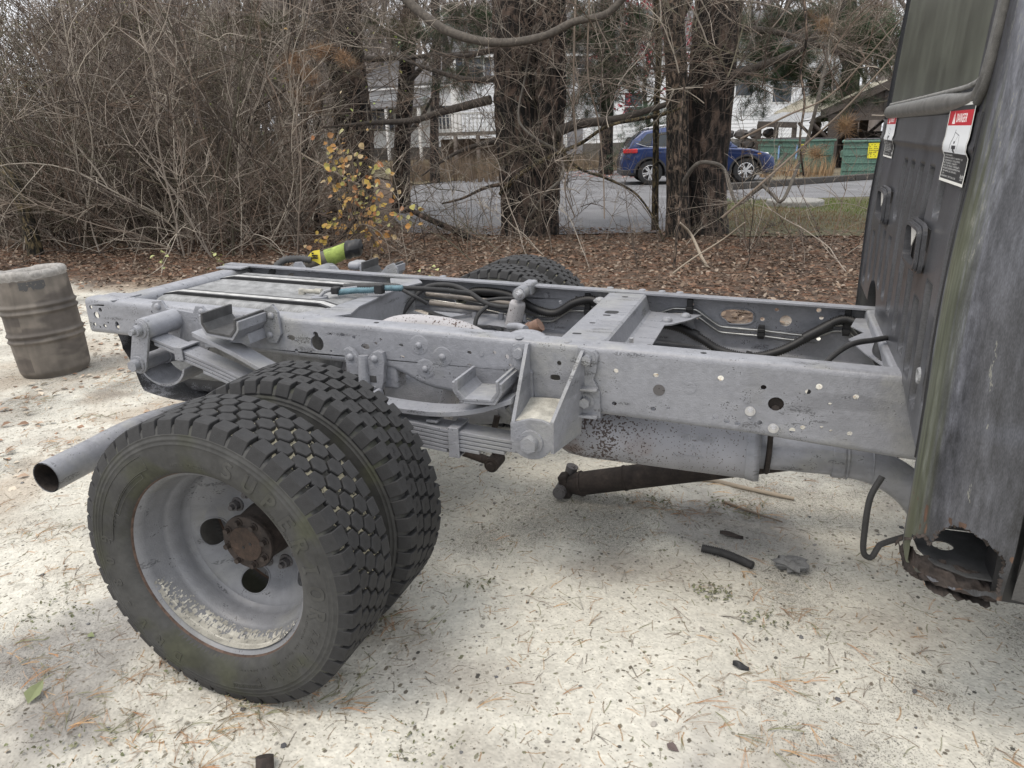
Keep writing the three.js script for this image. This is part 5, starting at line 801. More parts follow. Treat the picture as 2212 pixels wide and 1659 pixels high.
const tuftG = (() => { const p = []; let s = 7; const h = () => { s = (s * 16807) % 2147483647; return s / 2147483647; }; for (let k = 0; k < 30; k++) { const a = h() * 6.283, e = -.3 + 1.5 * h(), L = .10 + .05 * h(), d = V(Math.cos(a) * Math.cos(e), Math.sin(e), Math.sin(a) * Math.cos(e)), n = V(-Math.sin(a), 0, Math.cos(a)).multiplyScalar(.0016); const b = d.clone().multiplyScalar(.01), t = d.clone().multiplyScalar(L); t.y -= .02; const q = V(0, 0, -.05 * h() * 1).add(b); p.push(q.x - n.x, q.y - n.y, q.z - n.z, q.x + n.x, q.y + n.y, q.z + n.z, t.x + n.x * .6, t.y, t.z + n.z * .6, q.x - n.x, q.y - n.y, q.z - n.z, t.x + n.x * .6, t.y, t.z + n.z * .6, t.x - n.x * .6, t.y, t.z - n.z * .6); } const g = new THREE.BufferGeometry(); g.setAttribute('position', new THREE.Float32BufferAttribute(p, 3)); g.computeVertexNormals(); return g; })();
const needleM = mat([1, 1, 1], .8, { side: THREE.DoubleSide });
function crown(tree, boughs, tone = [[.045, .075, .03], [.06, .095, .04], [.035, .06, .028]], perM = 60, spread = .16) {   // needles along drooping boughs
  const L = [], C = []; const tw = [];
  for (const [a, b, n, drop] of boughs) for (let k = 0; k < n; k++) {
    const t = rr(.15, 1), p = a.clone().lerp(b, t).add(V(rr(-.3, .3), rr(-.25, .15), rr(-.35, .35)).multiplyScalar(spread * 4)); const end = p.clone().add(V(rr(-.35, .35), -rr(.05, drop), rr(-.3, .3)));
    tw.push(tube([p, p.clone().lerp(end, .5).add(V(0, .04, 0)), end], t2 => .005 * (1 - .6 * t2), { seg: 4, sides: 3, caps: false }));
    for (let m = 0; m < perM * .12; m++) { const q = p.clone().lerp(end, .25 + .75 * rnd()); L.push(TRS(q.x + rr(-.03, .03), q.y + rr(-.03, .03), q.z + rr(-.03, .03), rr(-1.2, .6), rnd() * 6.28, rr(-.6, .6), rr(.7, 1.25))); const c = pick(tone), s = rr(.7, 1.35); C.push(new THREE.Color().setRGB(c[0] * s, c[1] * s, c[2] * s)); }
  }
  const o = inst('crown', tuftG, needleM, L, tree, i => C[i]); if (tw.length) { const q = P('crown_twigs', tw, M.twig, tree); q.userData.kind = 'stuff'; } return o;
}
const limb = (tree, pts, r0, r1, m = M.darklimb, name = 'limb') => P(name, tube(pts, t => lerp(r0, r1, t) * (1 + .10 * (vnoise(t * 30, r0 * 99) - .5)), { seg: pts.length * 6, sides: 9 }), m, tree);
const world = t => t;                                  // trees keep their parts in place coordinates
function tree(name, label, trunks, group, mtl = M.bark, relief = .032) {
  const o = thing(name, label, 'tree', [0, 0, 0], 0, group); trunks.forEach(([p, r0, r1, flare = .5], i) => { const s = sh(new THREE.Mesh(trunkGeo(p, v => lerp(r0, r1, v) * (1 + flare * Math.exp(-v * 22)), r0 > .2 ? 128 : 40, r0 > .2 ? 320 : 90, relief, i * 5 + label.length), mtl)); s.name = 'trunk'; o.add(s); }); return o;
}
const up = (p, dx, dy, dz = 0) => { const q = p[p.length - 1]; p.push(V(q.x + dx, q.y + dy, q.z + dz)); return p; };
const GR = 'large pines behind the truck';
const rootAt = p => { p[0].y = -.08; return p; };
{ // twin pine
  const a = up(rootAt(UZ(-8.0, [1138, 512], [1128, 400], [1117, 250], [1113, 100], [1108, -60])), -.1, 6), b = up(rootAt(UZ(-8.05, [1166, 512], [1180, 350], [1190, 200], [1191, 50], [1194, -60])), .3, 6);
  const t = tree('pine_tree', 'thick twin trunked pine wrapped in bare vines beside the drive', [[a, .30, .24, .25], [b, .215, .17, .3]], GR);
  limb(t, UZ(-7.9, [1205, 284], [1250, 268], [1330, 258], [1400, 238], [1475, 214]), .075, .03); limb(t, UZ(-7.8, [1060, 215], [1004, 229], [949, 243], [891, 260], [800, 266], [700, 276]), .065, .02); limb(t, UZ(-7.9, [1075, 170], [1010, 172], [930, 150], [850, 120]), .05, .018); limb(t, UZ(-7.9, [1085, 300], [1010, 320], [960, 345], [910, 380]), .04, .014); limb(t, UZ(-7.6, [1105, 395], [1050, 405], [1000, 428], [955, 440]), .03, .012, M.barkgrey);
  limb(t, UZ(-7.9, [1070, 105], [1010, 120], [930, 118], [860, 130]), .04, .014);
  const bo = (z, u0, v0, u1, v1, n, d = .5) => [un(u0, v0, 'z', z), un(u1, v1, 'z', z), n, d];
  crown(t, [bo(-9.2, 1215, 120, 1345, 150, 44), bo(-9.5, 1225, 190, 1300, 200, 26), bo(-9.4, 1060, 130, 950, 150, 22), bo(-9.2, 1220, 60, 1330, 60, 40), bo(-9.0, 1070, 20, 990, 10, 40), bo(-9.6, 1220, 10, 1420, 20, 50), bo(-9.8, 1050, 60, 900, 60, 36), bo(-10, 1230, 150, 1400, 130, 40)]);
}
{ // right hand pine
  const a = up(rootAt(UZ(-8.5, [1512, 514], [1516, 400], [1524, 300], [1544, 100], [1560, -60])), .5, 6.5);
  const t = tree('pine_tree', 'stout dark pine in front of the blue car', [[a, .31, .27, .3]], GR);
  limb(t, UZ(-8.4, [1560, 170], [1620, 150], [1720, 110], [1800, 40], [1840, -30]), .06, .03); limb(t, UZ(-8.6, [1575, 60], [1680, 70], [1800, 110], [1900, 150]), .05, .015); limb(t, UZ(-8.6, [1480, 230], [1420, 250], [1330, 268]), .035, .012);
  const bo = (z, u0, v0, u1, v1, n, d = .6) => [un(u0, v0, 'z', z), un(u1, v1, 'z', z), n, d];
  crown(t, [bo(-9.5, 1610, 60, 1700, 110, 44), bo(-9.6, 1680, 110, 1860, 160, 56), bo(-9.0, 1780, 20, 1930, 60, 56), bo(-9.4, 1600, 140, 1680, 170, 22), bo(-9.8, 1700, 10, 1900, 20, 70), bo(-9.8, 1600, 20, 1720, 30, 50), bo(-10, 1420, 30, 1330, 60, 30)]);
  crown(t, [bo(-6.5, 1800, 235, 1840, 285, 2, .15), bo(-6.8, 1760, 290, 1790, 310, 2, .15), bo(-7.2, 1740, 10, 1745, 40, 2, .2)], [[.30, .20, .11], [.26, .17, .1]], 60, .03);
}
{ // left pine
  const a = up(rootAt(UZ(-10, [757, 487], [764, 380], [760, 250], [742, 100], [730, -60])), -.4, 6);
  const t = tree('pine_tree', 'dark pine behind the orange leaved shrub', [[a, .34, .28, .4]], GR);
  limb(t, UZ(-9.6, [790, 128], [850, 125], [920, 122]), .06, .03); limb(t, UZ(-9.4, [715, 190], [640, 230], [560, 250], [480, 300]), .06, .02); limb(t, UZ(-9.3, [720, 90], [640, 100], [540, 60]), .05, .02); limb(t, UZ(-9.4, [720, 290], [650, 330], [600, 340]), .04, .015);
  limb(t, UZ(-6.8, [850, -30], [905, 25], [965, 66], [1040, 89], [1110, 91], [1180, 76], [1240, 47], [1310, 30], [1360, -20]), .062, .04, M.darklimb2);
  const bo = (z, u0, v0, u1, v1, n, d = .5) => [un(u0, v0, 'z', z), un(u1, v1, 'z', z), n, d];
  crown(t, [bo(-10, 690, 20, 420, 60, 70), bo(-11, 650, 120, 380, 160, 50), bo(-10.5, 800, 20, 900, 40, 24), bo(-11, 380, 30, 80, 60, 90)], [[.06, .075, .03], [.09, .085, .035], [.12, .10, .045]]);
  crown(t, [bo(-7, 620, 70, 660, 200, 8, .3), bo(-7.2, 690, 40, 730, 120, 7, .3)], [[.30, .19, .11], [.24, .15, .09]], 60, .05);
}
{ // slimmer trunks
  const mk = (lab, z, pts, r0, r1, m, rel = .008, g) => { const a = up(rootAt(UZ(z, ...pts)), 0, 5); return tree('bare_tree', lab, [[a, r0, r1, .3]], g, m, rel); };
  const t4 = mk('slim straight bare tree between the two left pines', -11, [[868, 470], [869, 330], [878, 180], [888, -60]], .165, .12, M.bark); limb(t4, UZ(-10.9, [878, 180], [915, 140], [960, 60]), .06, .02); limb(t4, UZ(-10.9, [870, 300], [905, 262], [940, 200]), .05, .02);
  const t5 = mk('pale furrowed trunk pressed against the stout pine', -7.9, [[1465, 545], [1464, 400], [1463, 200], [1452, -60]], .145, .12, M.barkgrey, .012); limb(t5, UZ(-7.8, [1462, 60], [1490, 0], [1530, -60]), .05, .03, M.barkgrey);
  mk('greenish leaning young tree at the edge of the brush', -4.9, [[84, 575], [62, 480], [28, 390], [-40, 300]], .085, .06, M.barkgreen, .005);
  const sp = mk('light grey sapling beside the orange leaved shrub', -7.6, [[690, 505], [680, 420], [666, 330], [652, 230], [640, 130]], .052, .02, M.barkgrey, .003); limb(sp, UZ(-7.6, [676, 400], [640, 350], [610, 300]), .02, .006, M.barkgrey); limb(sp, UZ(-7.6, [666, 330], [690, 260], [700, 190]), .018, .006, M.barkgrey); limb(sp, UZ(-7.6, [668, 345], [640, 290], [625, 220]), .016, .006, M.barkgrey);
  for (const [lab, z, u, r] of [['far trunk left of the white house', -24, 1308, .22], ['far forked trunk above the shelter roof', -27, 1830, .30], ['far thin trunk behind the slim bare tree', -20, 935, .14], ['far trunk seen through the brush', -17, 300, .20], ['far trunk deep in the brush', -19, 545, .2], ['slender olive stem in front of the blue car', -8.8, 1415, .045]]) { const t = mk(lab, z, [[u, z < -10 ? 330 : 520], [u + 3, 250], [u + 8, 120], [u + 2, -40]], r, r * .8, z < -10 ? M.bark : M.barkgreen, .01, z < -10 ? 'tree trunks far behind' : undefined); limb(t, UZ(z, [u + 4, 200], [u + 30, 130], [u + 60, 20]), r * .5, r * .2); limb(t, UZ(z, [u + 4, 160], [u - 25, 80], [u - 40, -20]), r * .4, r * .15); }
}
// vines and loose stems that can be told apart
{
  const vine = (lab, z, pts, r0, r1, m = M.limbgrey, name = 'bare_vine', cat = 'vine') => top(P(name, tube(UZ(z, ...pts).map((p, i) => p.add(V(0, 0, .12 * Math.sin(i * 2.1 + z)))), t => lerp(r0, r1, t), { seg: pts.length * 7, sides: 7 }), m, scene), lab, cat, 'bare vines and stems between the pines');
  vine('lumpy vine looping off the stout pine and dipping back', -7.6, [[1470, 400], [1504, 356], [1533, 351], [1562, 367], [1587, 429], [1602, 438], [1628, 418], [1660, 390], [1700, 330]], .030, .014);
  vine('kinked vine stub hanging over the lawn', -7.2, [[1800, 60], [1770, 200], [1745, 300], [1720, 370], [1690, 432], [1668, 420], [1640, 395]], .022, .020);
  vine('long rising branch crossing in front of the white house', -7.4, [[1075, 420], [1130, 375], [1184, 341], [1250, 310], [1321, 271], [1428, 247], [1475, 230]], .032, .016, M.barkgreen);
  vine('thin olive branch slanting down to the stout pine', -7.5, [[1200, 310], [1250, 360], [1310, 385], [1370, 420], [1420, 480], [1440, 540]], .020, .012, M.barkgreen);
  vine('straight pale cane slanting over the leaves', -5.2, [[1395, 638], [1480, 570], [1560, 520], [1610, 478]], .010, .006, M.twiglight, 'dry_cane', 'cane');
  vine('slender upright stem rising through the leaves', -5.6, [[1455, 610], [1462, 520], [1468, 420], [1470, 300], [1480, 180]], .017, .010, M.barkgrey);
  vine('pale peeling stem leaning over the leaf litter', -5.8, [[1545, 600], [1520, 560], [1490, 510], [1470, 480]], .022, .014, M.twiglight);
  vine('vine climbing the twin pine from its foot', -7.4, [[1140, 470], [1180, 420], [1215, 380], [1200, 330], [1150, 290], [1120, 250], [1130, 160], [1160, 60]], .022, .012);
  vine('vine with a hooked end hanging from above', -7.0, [[1240, -10], [1245, 120], [1238, 250], [1240, 330], [1225, 400], [1240, 470]], .013, .008, M.twig);
  vine('black stem hanging before the white wall', -7.0, [[1270, -10], [1275, 160], [1290, 260], [1300, 370], [1310, 470]], .011, .008, M.twig);
  vine('wavy vine hanging by the shelter', -6.2, [[1735, -20], [1742, 80], [1730, 150], [1738, 220], [1728, 300], [1736, 380]], .016, .010, M.barkgrey);
  vine('long thin branch sweeping up to the cab', -6.0, [[1560, 470], [1640, 400], [1720, 330], [1820, 240], [1930, 120]], .014, .007, M.twig);
  vine('thin branch rising over the shelter roof', -6.4, [[1600, 300], [1700, 250], [1800, 200], [1930, 60]], .013, .006, M.twig);
  vine('bleached stem arching through the brush', -6.8, [[770, 400], [660, 330], [620, 300], [580, 210], [560, 150]], .016, .008, M.twiglight);
  vine('pale diagonal stem deep in the brush', -7.2, [[455, 480], [480, 400], [497, 345], [510, 300], [560, 240], [640, 180]], .038, .020, M.barkgrey);
  vine('pale cane bending down in the brush', -6.6, [[350, 490], [420, 330], [400, 260], [350, 180]], .016, .008, M.twiglight);
  vine('grey cane arching low in the brush', -6.4, [[170, 300], [215, 275], [270, 330], [330, 390], [380, 470]], .018, .010, M.twiglight);
  vine('mossy broken limb across the brush', -7.5, [[90, 300], [170, 270], [250, 210], [330, 190], [430, 120]], .040, .018, M.bark);
  vine('cut log lying under the brush', -5.6, [[330, 590], [390, 562], [440, 545]], .045, .035, M.bark, 'fallen_log', 'log');
  vine('fallen limb pointing at the twin pine', -7.2, [[870, 450], [930, 470], [985, 500], [1015, 520]], .035, .05, M.bark, 'fallen_log', 'log');
  vine('fallen pole behind the filler hose', -5.4, [[610, 600], [660, 560], [720, 520], [780, 470]], .030, .016, M.barkgrey, 'fallen_log', 'log');
}
// ---- brush: prototypes of canes and sprays, set many times
{
  const protos = [];
  const br = (out, p, d, L, r, lv) => {
    const n = lv === 0 ? 9 : 4, pts = [p.clone()], q = p.clone(), v = d.clone().normalize();
    for (let k = 0; k < n; k++) { v.add(V(rr(-.22, .22), rr(-.20, .16) - (lv === 0 ? .09 : .02), rr(-.22, .22))).normalize(); q.addScaledVector(v, L / n); pts.push(q.clone()); }
    out.push(tube(pts, t => Math.max(.0021, r * (1 - .75 * t)), { seg: lv === 0 ? 14 : lv === 1 ? 6 : 4, sides: lv === 0 ? 5 : 3, caps: false }));
    if (lv < 2) { const m = lv === 0 ? 13 : 3; for (let k = 0; k < m; k++) { const i = 1 + Math.floor(rnd() * (pts.length - 1)), a = pts[i], t = pts[i].clone().sub(pts[i - 1]).normalize(); const dd = t.multiplyScalar(.6).add(V(rr(-1, 1), rr(-.5, 1), rr(-1, 1)).multiplyScalar(.8)); br(out, a, dd, L * rr(.16, .38), r * .55, lv + 1); } }
  };
  const make = (d, L, r) => { const o = []; br(o, V(0, 0, 0), d, L, r, 0); return join(o); };
  for (let k = 0; k < 5; k++) protos.push(make(V(rr(-.1, .35), 1, rr(-.2, .2)), rr(2.6, 3.4), .0125));
  for (let k = 0; k < 4; k++) protos.push(make(V(.9, .8, rr(-.3, .3)), rr(2.4, 3.2), .0115));
  const lists = protos.map(() => []), cols = protos.map(() => []);
  const tones = [[.055, .043, .035], [.075, .058, .047], [.11, .086, .068], [.16, .13, .105], [.25, .215, .18], [.34, .30, .25], [.09, .08, .055], [.13, .095, .072]];
  const place = (x, y, z, s, flat = 0) => { const k = Math.floor(rnd() * protos.length); lists[k].push(TRS(x, y, z, rr(-.25, .25) + flat, rnd() * 6.28, rr(-.25, .25), s, s * rr(.8, 1.15), s)); const c = pick(tones), b = rr(.75, 1.3); cols[k].push(new THREE.Color().setRGB(c[0] * b, c[1] * b, c[2] * b)); };
  const atU = (u, z) => un(u, 300, 'z', z).x;
  for (let k = 0; k < 900; k++) { const z = rr(-10.5, -5.2), u = rr(-80, 640); if (u > 470 && rnd() < .6) continue; place(atU(u, z), -.02, z, rr(.55, 1.3)); }
  for (let k = 0; k < 620; k++) { const z = rr(-11, -6.2), p = un(rr(-80, 690), 70 + 430 * rnd() ** .8, 'z', z); place(p.x, p.y, z, rr(.45, .9), rr(-1.2, 1.2)); }
  for (let k = 0; k < 240; k++) { const z = rr(-15, -11.5), u = rr(-100, 620); place(atU(u, z), -.02, z, rr(1.0, 1.6)); }
  for (let k = 0; k < 80; k++) { const u = rr(600, 1060), z = rr(-10, -7.2), p = un(u, rr(-10, 420), 'z', z); place(p.x, p.y, z, rr(.35, .8), rr(-1.2, 1.2)); }
  for (let k = 0; k < 95; k++) { const u = rr(1040, 1260), z = rr(-7.7, -7.1), p = un(u, rr(-10, 480), 'z', z); place(p.x, p.y, z, rr(.25, .55), rr(-1.2, 1.2)); }
  for (let k = 0; k < 85; k++) { const u = rr(1250, 1960), z = rr(-9.5, -5.8), p = un(u, rr(-20, 300), 'z', z); place(p.x, p.y, z, rr(.3, .7), rr(-1.4, 1.4)); }
  for (let k = 0; k < 130; k++) { const x = rr(-4.5, 3.4), z = rr(-8.4, -5.2); place(x, -.02, z, rr(.22, .62)); }
  for (let k = 0; k < 130; k++) { const u = rr(640, 1330), z = rr(-9.5, -7), p = un(u, rr(-30, 190), 'z', z); place(p.x, p.y, z, rr(.3, .7), rr(-1.4, 1.4)); }
  for (let k = 0; k < 110; k++) { const u = rr(1280, 1960), z = rr(-9, -6.2), p = un(u, rr(-30, 230), 'z', z); place(p.x, p.y, z, rr(.3, .65), rr(-1.4, 1.4)); }
  protos.forEach((g, k) => { const o = inst(numbered('brush'), g, mat([1, 1, 1], .9), lists[k], scene, i => cols[k][i]); o.userData.label = 'tangled bare brown brush and bramble canes'; o.userData.category = 'brush'; o.userData.group = 'bare brush behind the truck'; });
  // a few leaves still hanging in the brush
  const L = [], C = []; for (let k = 0; k < 420; k++) { const z = rr(-9.5, -5.8), p = un(rr(20, 900), rr(60, 590), 'z', z); L.push(TRS(p.x, Math.max(.05, p.y), z, rr(-1, 1), rnd() * 6.28, rr(-1, 1), rr(.03, .06))); C.push(new THREE.Color().setRGB(...pick([[.20, .24, .07], [.30, .20, .08], [.26, .24, .10], [.16, .20, .10], [.36, .30, .2]]))); }
  for (let k = 0; k < 700; k++) { const z = rr(-13, -9), p = un(rr(-40, 330), rr(-20, 210), 'z', z); L.push(TRS(p.x, p.y, z, rr(-1, 1), rnd() * 6.28, rr(-1, 1), rr(.03, .07))); C.push(new THREE.Color().setRGB(...pick([[.17, .20, .05], [.22, .20, .06], [.26, .22, .08], [.13, .16, .05]]))); }
  const o = inst('hanging_leaves', leafG, mat([1, 1, 1], .8, { side: THREE.DoubleSide }), L, scene, i => C[i]); o.userData.label = 'last small yellow green leaves in the brush'; o.userData.category = 'leaves';
  // bare woods far behind
  const far = []; for (let k = 0; k < 3; k++) { const out = []; const rec = (p, d, L, r, lv) => { const e = p.clone().addScaledVector(d, L); out.push(tube([p, p.clone().lerp(e, .5).add(V(rr(-.06, .06) * L, 0, rr(-.06, .06) * L)), e], t => r * (1 - .45 * t), { seg: 3, sides: lv < 2 ? 5 : 3, caps: false })); if (lv < 4) { const n = lv === 0 ? 5 : 4; for (let i = 0; i < n; i++) rec(p.clone().lerp(e, lv === 0 ? rr(.4, 1) : rr(.35, 1)), d.clone().multiplyScalar(.75).add(V(rr(-.8, .8), rr(-.05, .55), rr(-.8, .8))).normalize(), L * rr(.45, .65), r * .5, lv + 1); } }; rec(V(0, -.3, 0), V(0, 1, 0), 6.5, .20, 0); far.push(join(out)); }
  const fl = far.map(() => []); for (let k = 0; k < 150; k++) { const z = rr(-85, -44), x = rr(-1.15, .65) * -z; fl[k % 3].push(TRS(x, 0, z, rr(-.05, .05), rnd() * 6.28, 0, rr(.9, 1.6))); } for (let k = 0; k < 30; k++) { const z = rr(-40, -20), x = rr(-1.2, -.62) * -z; fl[k % 3].push(TRS(x, 0, z, rr(-.05, .05), rnd() * 6.28, 0, rr(.7, 1.1))); }
  far.forEach((g, k) => { const q = inst(numbered('far_woods'), g, mat([.24, .21, .19], .95), fl[k], scene); q.userData.label = 'bare leafless woods far behind the houses'; q.userData.category = 'woods'; q.userData.group = 'far bare woods'; });
}
// ---- shrub that still holds its coloured leaves
{
  const s = thing('leafy_shrub', 'young shrub with orange, yellow and pink autumn leaves behind the frame', 'shrub');
  const tips = [[700, 300], [730, 290], [760, 320], [720, 350], [765, 360], [705, 385], [800, 330], [825, 345], [850, 420], [880, 450], [890, 480], [830, 470], [790, 450], [745, 420], [720, 470], [780, 500], [850, 500], [700, 530], [760, 540], [820, 545], [670, 520], [835, 390], [690, 290], [740, 330]], z = -5.6;
  const base = un(772, 575, 'z', z); base.y = -.02; const hub = un(770, 480, 'z', z);
  const stems = [tube([base, base.clone().lerp(hub, .5).add(V(.03, 0, .02)), hub], t => .014 - .004 * t, { sides: 7 }), tube([un(800, 575, 'z', z + .1), un(806, 500, 'z', z), un(800, 440, 'z', z)], .009, { sides: 7 })], spots = [];
  for (const [u, v] of tips) {
    const e = un(u, v, 'z', z + rr(-.3, .3)), c = new THREE.CatmullRomCurve3([hub.clone().lerp(base, rr(0, .7)), hub.clone().lerp(e, .5).add(V(0, .05, 0)), e]); stems.push(tube(c.points, t => .006 - .004 * t, { seg: 8, sides: 5, caps: false }));
    for (let k = 0; k < 11; k++) { const p = c.getPointAt(clamp(1 - .62 * rnd() ** 1.4)), q = p.clone().add(V(rr(-.13, .13), rr(-.11, .07), rr(-.12, .12))); if (q.y < .05) q.y = .05; stems.push(tube([p, p.clone().lerp(q, .5).add(V(0, .015, 0)), q], .0016, { seg: 3, sides: 3, caps: false })); spots.push([q, v]); }
  }
  P('stem', stems, M.twig, s);
  const ovate = (() => { const p = []; const o = [[0, 0], [.30, .14], [.44, .38], [.36, .66], [.16, .88], [0, 1.04], [-.16, .88], [-.36, .66], [-.44, .38], [-.30, .14]], h = ([x, y]) => [x, .55 * x * x - .16 * y * y + .05, y]; for (let k = 0; k < 10; k++) { const A = o[k], B = o[(k + 1) % 10]; p.push(...h([0, .45]), ...h(B), ...h(A)); } const g = new THREE.BufferGeometry(); g.setAttribute('position', new THREE.Float32BufferAttribute(p, 3)); g.computeVertexNormals(); return g; })();
  const ms = [[.40, .20, .05], [.46, .32, .07], [.40, .22, .10], [.33, .30, .08], [.44, .26, .07], [.40, .30, .16], [.34, .15, .06], [.36, .34, .15]].map(c => { const m = new THREE.MeshPhysicalMaterial({ roughness: .85, side: THREE.DoubleSide, transmission: .25, thickness: 0 }); m.color.setRGB(...c); return m; });
  for (const [q, v] of spots) { const o = raw('leaf', ovate, pick(v > 500 ? [ms[2], ms[5], ms[4], ms[1]] : ms), s); o.position.copy(q); o.scale.setScalar(rr(.045, .09)); o.rotation.set(rr(.2, 1.7), rnd() * 6.28, rr(-.8, .8)); }
}
// small seedlings behind the rails
for (const [u, v, lab] of [[470, 560, 'pale green seedling leaves behind the rear rail end'], [930, 590, 'little weed with pale leaves behind the far wheel'], [345, 560, 'small green sprig in front of the brush']]) { const q = un(u, v, 'z', -4.2), s = thing('seedling', lab, 'plant'); P('stem', tube([V(q.x, 0, q.z), V(q.x + .03, q.y * .6, q.z), q.clone()], .004, { sides: 5 }), M.twig, s); for (let k = 0; k < 9; k++) { const o = raw('leaf', leafG, mat([.34, .36, .16], .8, { side: THREE.DoubleSide }), s); o.position.set(q.x + rr(-.1, .1), q.y + rr(-.12, .1), q.z + rr(-.08, .08)); o.scale.setScalar(rr(.05, .09)); o.rotation.set(rr(-.6, .6), rnd() * 6.28, rr(-.6, .6)); } }
// ---------------------------------------------------------------- beyond the drive
const A0 = (u, v) => un(u, v, 'y', 0);
{ // kerb of heavy timber along the island
  const a = A0(1552, 412), b = A0(1905, 386); const d = b.clone().sub(a), n = 5; const k = thing('timber_kerb', 'dark weathered timber kerb along the island', 'kerb');
  for (let i = 0; i < n; i++) { const p = a.clone().addScaledVector(d, i / n), q = a.clone().addScaledVector(d, (i + .985) / n); const g = box(0, q.clone().sub(p).length(), 0, .16, -.1, .1, .03).rotateY(-Math.atan2(d.z, d.x)).translate(p.x, 0, p.z); P('timber', g, mat([.10, .092, .085], .95, { map: T_.noise }), k); }
  // turf and litter of the island behind it
  const P2 = (u, v) => { const q = A0(u, v); return new THREE.Vector2(q.x, -q.z); }; const g = new THREE.ShapeGeometry(new THREE.Shape([P2(1630, 392), P2(1905, 384), new THREE.Vector2(14, 21.5), new THREE.Vector2(16, 40), new THREE.Vector2(-2, 40), new THREE.Vector2(-3, 28), P2(1610, 372), P2(1668, 384)])); g.rotateX(-Math.PI / 2); g.translate(0, .02, 0);
  structure('island', mUV(g), mat([.24, .20, .13], .95, { map: tx(T_.noise, 1.6) }));
  // round concrete cover in the lawn
  const c = A0(1716, 444); const s = thing('concrete_cover', 'round concrete manhole slab raised in the lawn', 'manhole', [c.x, 0, c.z]); P('slab', [lathe([[.0001, .11], [.50, .11], [.515, .10], [.52, .08], [.52, -.02]], YP, V(0, 0, 0), 48)], mat([.40, .39, .36], .9, { map: T_.noise }), s); P('riser', cyl(V(0, -.05, 0), V(0, .075, 0), .49, .49, 40), mat([.10, .095, .09], .9), s);
  // red leaves dropped on the asphalt
  const L = [], C = []; for (let m = 0; m < 900; m++) { const u = rr(1190, 1400), v = rr(340, 385), q = A0(u, v); if (rnd() > Math.exp(-(((u - 1320) / 80) ** 2)) + .15) continue; L.push(TRS(q.x, .012, q.z, rr(-.3, .3), rnd() * 6.28, rr(-.3, .3), rr(.06, .12))); C.push(new THREE.Color().setRGB(...pick([[.40, .16, .13], [.34, .11, .09], [.46, .26, .2]]))); }
  const o = inst('red_leaves', leafG, mat([1, 1, 1], .9, { side: THREE.DoubleSide }), L, scene, i => C[i]); o.userData.label = 'red fallen leaves on the asphalt behind the car'; o.userData.category = 'leaves';
}
